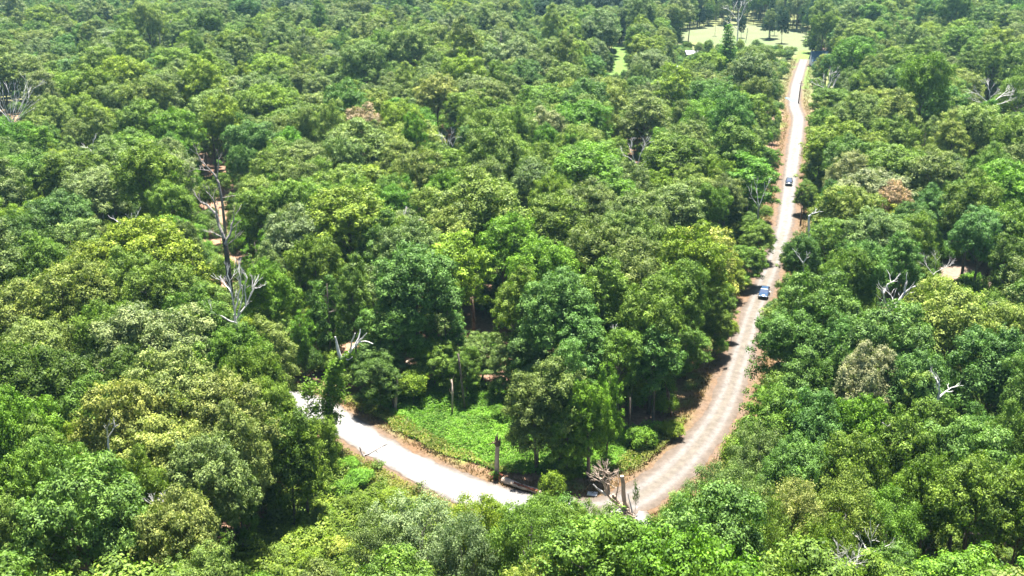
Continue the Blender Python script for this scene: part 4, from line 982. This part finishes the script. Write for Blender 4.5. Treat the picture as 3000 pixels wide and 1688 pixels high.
# scattered logs on the litter
for (a, b, lab_) in [(((1180,842),(1207,828),.3), 0, 'grey log lying behind the bare brown trunk'), (((1020,912),(1040,902),.22), 0, 'pinkish fallen limb lying in the dark litter gap'), (((1225,1115),(1228,1112),.1), 0, None),
                     (((1140,1275),(1235,1300),.09), 0, 'thin pale pole lying at the edge of the lower thicket')]:
    if not lab_: continue
    p, q_, r_ = a; A = atz(p[0]*1.165, p[1]*1.165, r_); B = atz(q_[0]*1.165, q_[1]*1.165, r_); c = (A+B)/2
    mb = MB(); mb.tube([A-Vector((c.x, c.y, 0)), (A+B)/2-Vector((c.x, c.y, -.05)), B-Vector((c.x, c.y, 0))], [r_, r_*.9, r_*.6], 8, gnarl=.15)
    o = obj('fallen_log', mb.me('fallen_log', M_TAN), None, (c.x, c.y, 0)); tag(o, lab_, 'log')

# ------------------------------------------------------------------ cars
def car(px, py, rz, paint, label, glassc=(.05, .07, .12)):
    q = atz(px, py, 0); best = min(zip(ROAD_R[:-1], ROAD_R[1:]), key=lambda s_: float(dseg(q.x, q.y, list(s_))))
    dx, dy = best[0][0]-best[1][0], best[0][1]-best[1][1]; rz = math.atan2(dx, -dy) + rz*0
    root = empty('parked_car' if False else 'car', (q.x, q.y, .07), rz); tag(root, label, 'car')
    MP = simple('car_paint_'+label.split()[0]+label.split()[1], paint, .22, .3, spec=.6); MG = simple('car_glass', glassc, .04, 0, spec=1.0)
    MK = simple('rubber', (.02, .02, .02), .8); MC = simple('chrome', (.6, .6, .62), .2, .9); MLi = simple('headlight', (.75, .78, .8), .1, spec=.8)
    # local: x across, -y is the front; profile stations along y: (y, half width, z low, z high)
    st = [(-2.30,.72,.34,.66),(-2.18,.86,.28,.80),(-1.6,.92,.26,.93),(-.95,.93,.26,1.00),(0,.94,.26,1.02),(1.0,.94,.26,1.03),(1.9,.92,.28,1.02),(2.25,.84,.32,.95),(2.33,.74,.40,.80)]
    V = []; F = []
    for (y, hw, z0, z1) in st:
        zm = (z0+z1)/2
        V += [(-hw*.9, y, z0), (-hw, y, zm), (-hw*.97, y, z1-.09), (-hw*.84, y, z1), (0, y, z1+.03), (hw*.84, y, z1), (hw*.97, y, z1-.09), (hw, y, zm), (hw*.9, y, z0)]
    for i in range(len(st)-1):
        for k in range(9):
            k2 = (k+1) % 9; F.append([i*9+k, i*9+k2, (i+1)*9+k2, (i+1)*9+k])
    F += [list(range(9)), [72+k for k in range(9)][::-1]]
    obj('body', mesh_np('body', V, F, MP, smooth=True), root)
    def hexa(y0, y1, y2, y3, hwb, hwt, zb, zt, e=0): # greenhouse
        return [(-hwb, y0, zb), (hwb, y0, zb), (hwb, y3, zb), (-hwb, y3, zb), (-hwt, y1, zt), (hwt, y1, zt), (hwt, y2, zt), (-hwt, y2, zt)]
    G = hexa(-1.0, -.35, 1.45, 2.15, .80, .64, 1.0, 1.52)
    obj('roof', mesh_np('roof', [(-.66,-.38,1.52),(.66,-.38,1.52),(.66,1.5,1.52),(-.66,1.5,1.52),(-.6,-.25,1.575),(.6,-.25,1.575),(.6,1.35,1.575),(-.6,1.35,1.575)], [[0,3,2,1],[4,5,6,7],[0,1,5,4],[1,2,6,5],[2,3,7,6],[3,0,4,7]], MP), root)
    obj('windscreen', mesh_np('windscreen', [G[0], G[1], G[5], G[4]], [[0,1,2,3]], MG), root)
    obj('rear_window', mesh_np('rear_window', [G[2], G[3], G[7], G[6]], [[0,1,2,3]], MG), root)
    for s in (0, 1):
        pts = [G[0], G[4], G[7], G[3]] if s == 0 else [G[1], G[2], G[6], G[5]]
        obj('side_window', mesh_np('side_window', pts, [[0,1,2,3]], MG), root)
    for s in (-1, 1):
        mb = MB(); mb.tube([(s*.80,-1.0,1.0),(s*.655,-.36,1.53)], [.045,.045], 5); obj('pillar', mb.me('pillar', MP), root)
        mb = MB(); mb.tube([(s*.80,2.15,1.0),(s*.655,1.46,1.53)], [.06,.06], 5); obj('pillar', mb.me('pillar', MP), root)
        mb = MB(); mb.box((s*1.02, -.75, 1.02), (.2, .12, .15)); obj('mirror', mb.me('mirror', MP), root)
        mb = MB(); mb.box((s*.62, -2.25, .68), (.32, .10, .15)); obj('headlight', mb.me('headlight', MLi), root)
        mb = MB(); mb.box((s*.70, 2.29, .80), (.2, .08, .2)); obj('tail_light', mb.me('tail_light', M_WOODR), root)
        for y in (-1.42, 1.42):
            mb = MB(); mb.tube([(s*.70, y, .34), (s*.95, y, .34)], [.34, .34], 16); wq = obj('wheel', mb.me('wheel', MK), root)
            mb = MB(); mb.tube([(s*.94, y, .34), (s*.962, y, .34)], [.21, .21], 12); obj('rim', mb.me('rim', MC), wq)
    mb = MB(); mb.box((0, -2.31, .60), (.8, .05, .18)); obj('grille', mb.me('grille', MK), root)
    mb = MB(); mb.box((0, -2.30, .40), (1.5, .10, .16)); obj('bumper', mb.me('bumper', MK), root)
    return root
car(2311, 541, -.02, (.02, .025, .035), 'black car driving towards the viewer on the pale dirt road')
car(2238, 868, -.20, (.03, .06, .12), 'dark blue car half hidden by leaves in the shade on the dirt road')

# ------------------------------------------------------------------ utility pole, sheds
q = atz(2339, 303, 0); root = empty('utility_pole', (q.x, q.y, 0)); tag(root, 'lone dark utility pole beside the upper dirt road', 'utility pole')
H = aty(2343, 238, q.y).z
mb = MB(); mb.tube([(0, 0, -.3), (.15, 0, H*.5), (.35, 0, H)], [.24, .2, .16], 9); obj('pole', mb.me('pole', M_BARKD, True), root)
mb = MB(); mb.box((.33, 0, H-.8), (1.9, .14, .16)); ca = obj('crossarm', mb.me('crossarm', M_WOODG), root)
for x in (-.5, .33, 1.15):
    mb = MB(); mb.tube([(x, 0, H-.72), (x, 0, H-.5)], [.07, .04], 6); obj('insulator', mb.me('insulator', simple('porcelain', (.6, .6, .6), .3)), ca)
def shed(name, px, py, w_, d_, h_, rise, rz, roofc, wallc, label):
    q = atz(px, py, 0); root = empty(name, (q.x, q.y, 0), rz); tag(root, label, 'shed')
    mr = simple(name+'_roof', roofc, .4, .2, noise=.08, scale=.8, spec=.5); mw = simple(name+'_wall', wallc, .8, noise=.1)
    V = [(-w_/2,-d_/2,0),(w_/2,-d_/2,0),(w_/2,d_/2,0),(-w_/2,d_/2,0),(-w_/2,-d_/2,h_),(w_/2,-d_/2,h_),(w_/2,d_/2,h_),(-w_/2,d_/2,h_),(-w_/2,0,h_+rise),(w_/2,0,h_+rise)]
    obj('wall', mesh_np('wall', V, [[0,1,5,4],[1,2,6,9,5],[2,3,7,6],[3,0,4,8,7]], mw), root)
    o_ = .35
    for s in (-1, 1):
        y1 = s*(d_/2+o_); z1 = h_-o_*rise/(d_/2); x1 = w_/2+o_
        mb = MB(); vs = [(-x1, y1, z1+.03), (x1, y1, z1+.03), (x1, 0, h_+rise+.03), (-x1, 0, h_+rise+.03)]
        mb.add(vs+[(a, b, c+.08) for a, b, c in vs], [[0,1,2,3],[4,5,6,7],[0,1,5,4],[1,2,6,5],[2,3,7,6],[3,0,4,7]]); rf = obj('roof', mb.me('roof', mr), root)
        mb = MB()
        n = int(2*x1/.6)
        for k in range(n+1):
            x = -x1 + 2*x1*k/n
            mb.tube([(x, y1, z1+.13), (x, 0, h_+rise+.13)], [.03, .03], 4)
        rb = obj('ribs', mb.me('ribs', mr), rf); rb['kind'] = 'stuff'
    mb = MB(); mb.box((-w_*.15, -d_/2-.02, 1.05), (1.1, .06, 2.1)); obj('door', mb.me('door', M_WOODB), root)
    mb = MB(); mb.box((w_*.25, -d_/2-.02, 1.5), (1.0, .06, .9)); obj('window', mb.me('window', simple('pane', (.04, .05, .06), .1, spec=.8)), root)
shed('blue_roof_shed', 2397, 192, 7.5, 9, 2.6, 4.2, -.12, (.010, .062, .115), (.6, .6, .58), 'pale shed with a bright blue metal roof half hidden in trees')
shed('rusty_shed', 2409, 168, 6, 6, 3.0, 1.6, .25, (.10, .045, .03), (.08, .05, .04), 'small rusty brown roofed shed behind the blue-roofed one')
shed('white_roof_shed', 1975, 222, 9, 8, 3.0, 1.5, .3, (.22, .23, .27), (.12, .12, .13), 'white-roofed shed glimpsed through trees left of the conifer')
shed('white_barn', 2030, 176, 8, 7, 3.2, 1.5, .1, (.22, .21, .22), (.12, .12, .12), 'small white roof glimpsed in trees in front of the pasture')

# puddle on the upper dirt road
q = atz(2318, 292, .09); r_ = random.Random(6); V = [(0, 0, 0)]; n_ = 28
for k in range(n_):
    a = k/n_*6.283; e = 1+.25*math.sin(3*a+1)+.1*r_.uniform(-1, 1); V.append((1.5*e*math.cos(a), 5.5*e*math.sin(a), 0))
mw = simple('water', (.10, .13, .16), .05, spec=.9)
o = obj('puddle', mesh_np('puddle', V, [[0, 1+k, 1+(k+1) % n_] for k in range(n_)], mw), None, q); tag(o, kind='structure')

# ------------------------------------------------------------------ haze
HAZE = 0.00006
if HAZE:
    mb = MB(); mb.box((0, 480, 37.5), (1500, 1300, 79)); me = mb.me('haze', None); me.materials.clear()
    m = bpy.data.materials.new('haze'); m.use_nodes = True; n = m.node_tree; n.nodes.clear()
    pv = N(n, 'ShaderNodeVolumePrincipled'); pv.inputs['Color'].default_value = (.45, .82, 1, 1); pv.inputs['Density'].default_value = HAZE; pv.inputs['Anisotropy'].default_value = .2
    o_ = N(n, 'ShaderNodeOutputMaterial'); n.links.new(pv.outputs[0], o_.inputs['Volume']); me.materials.append(m)
    tag(obj('haze', me), kind='stuff')
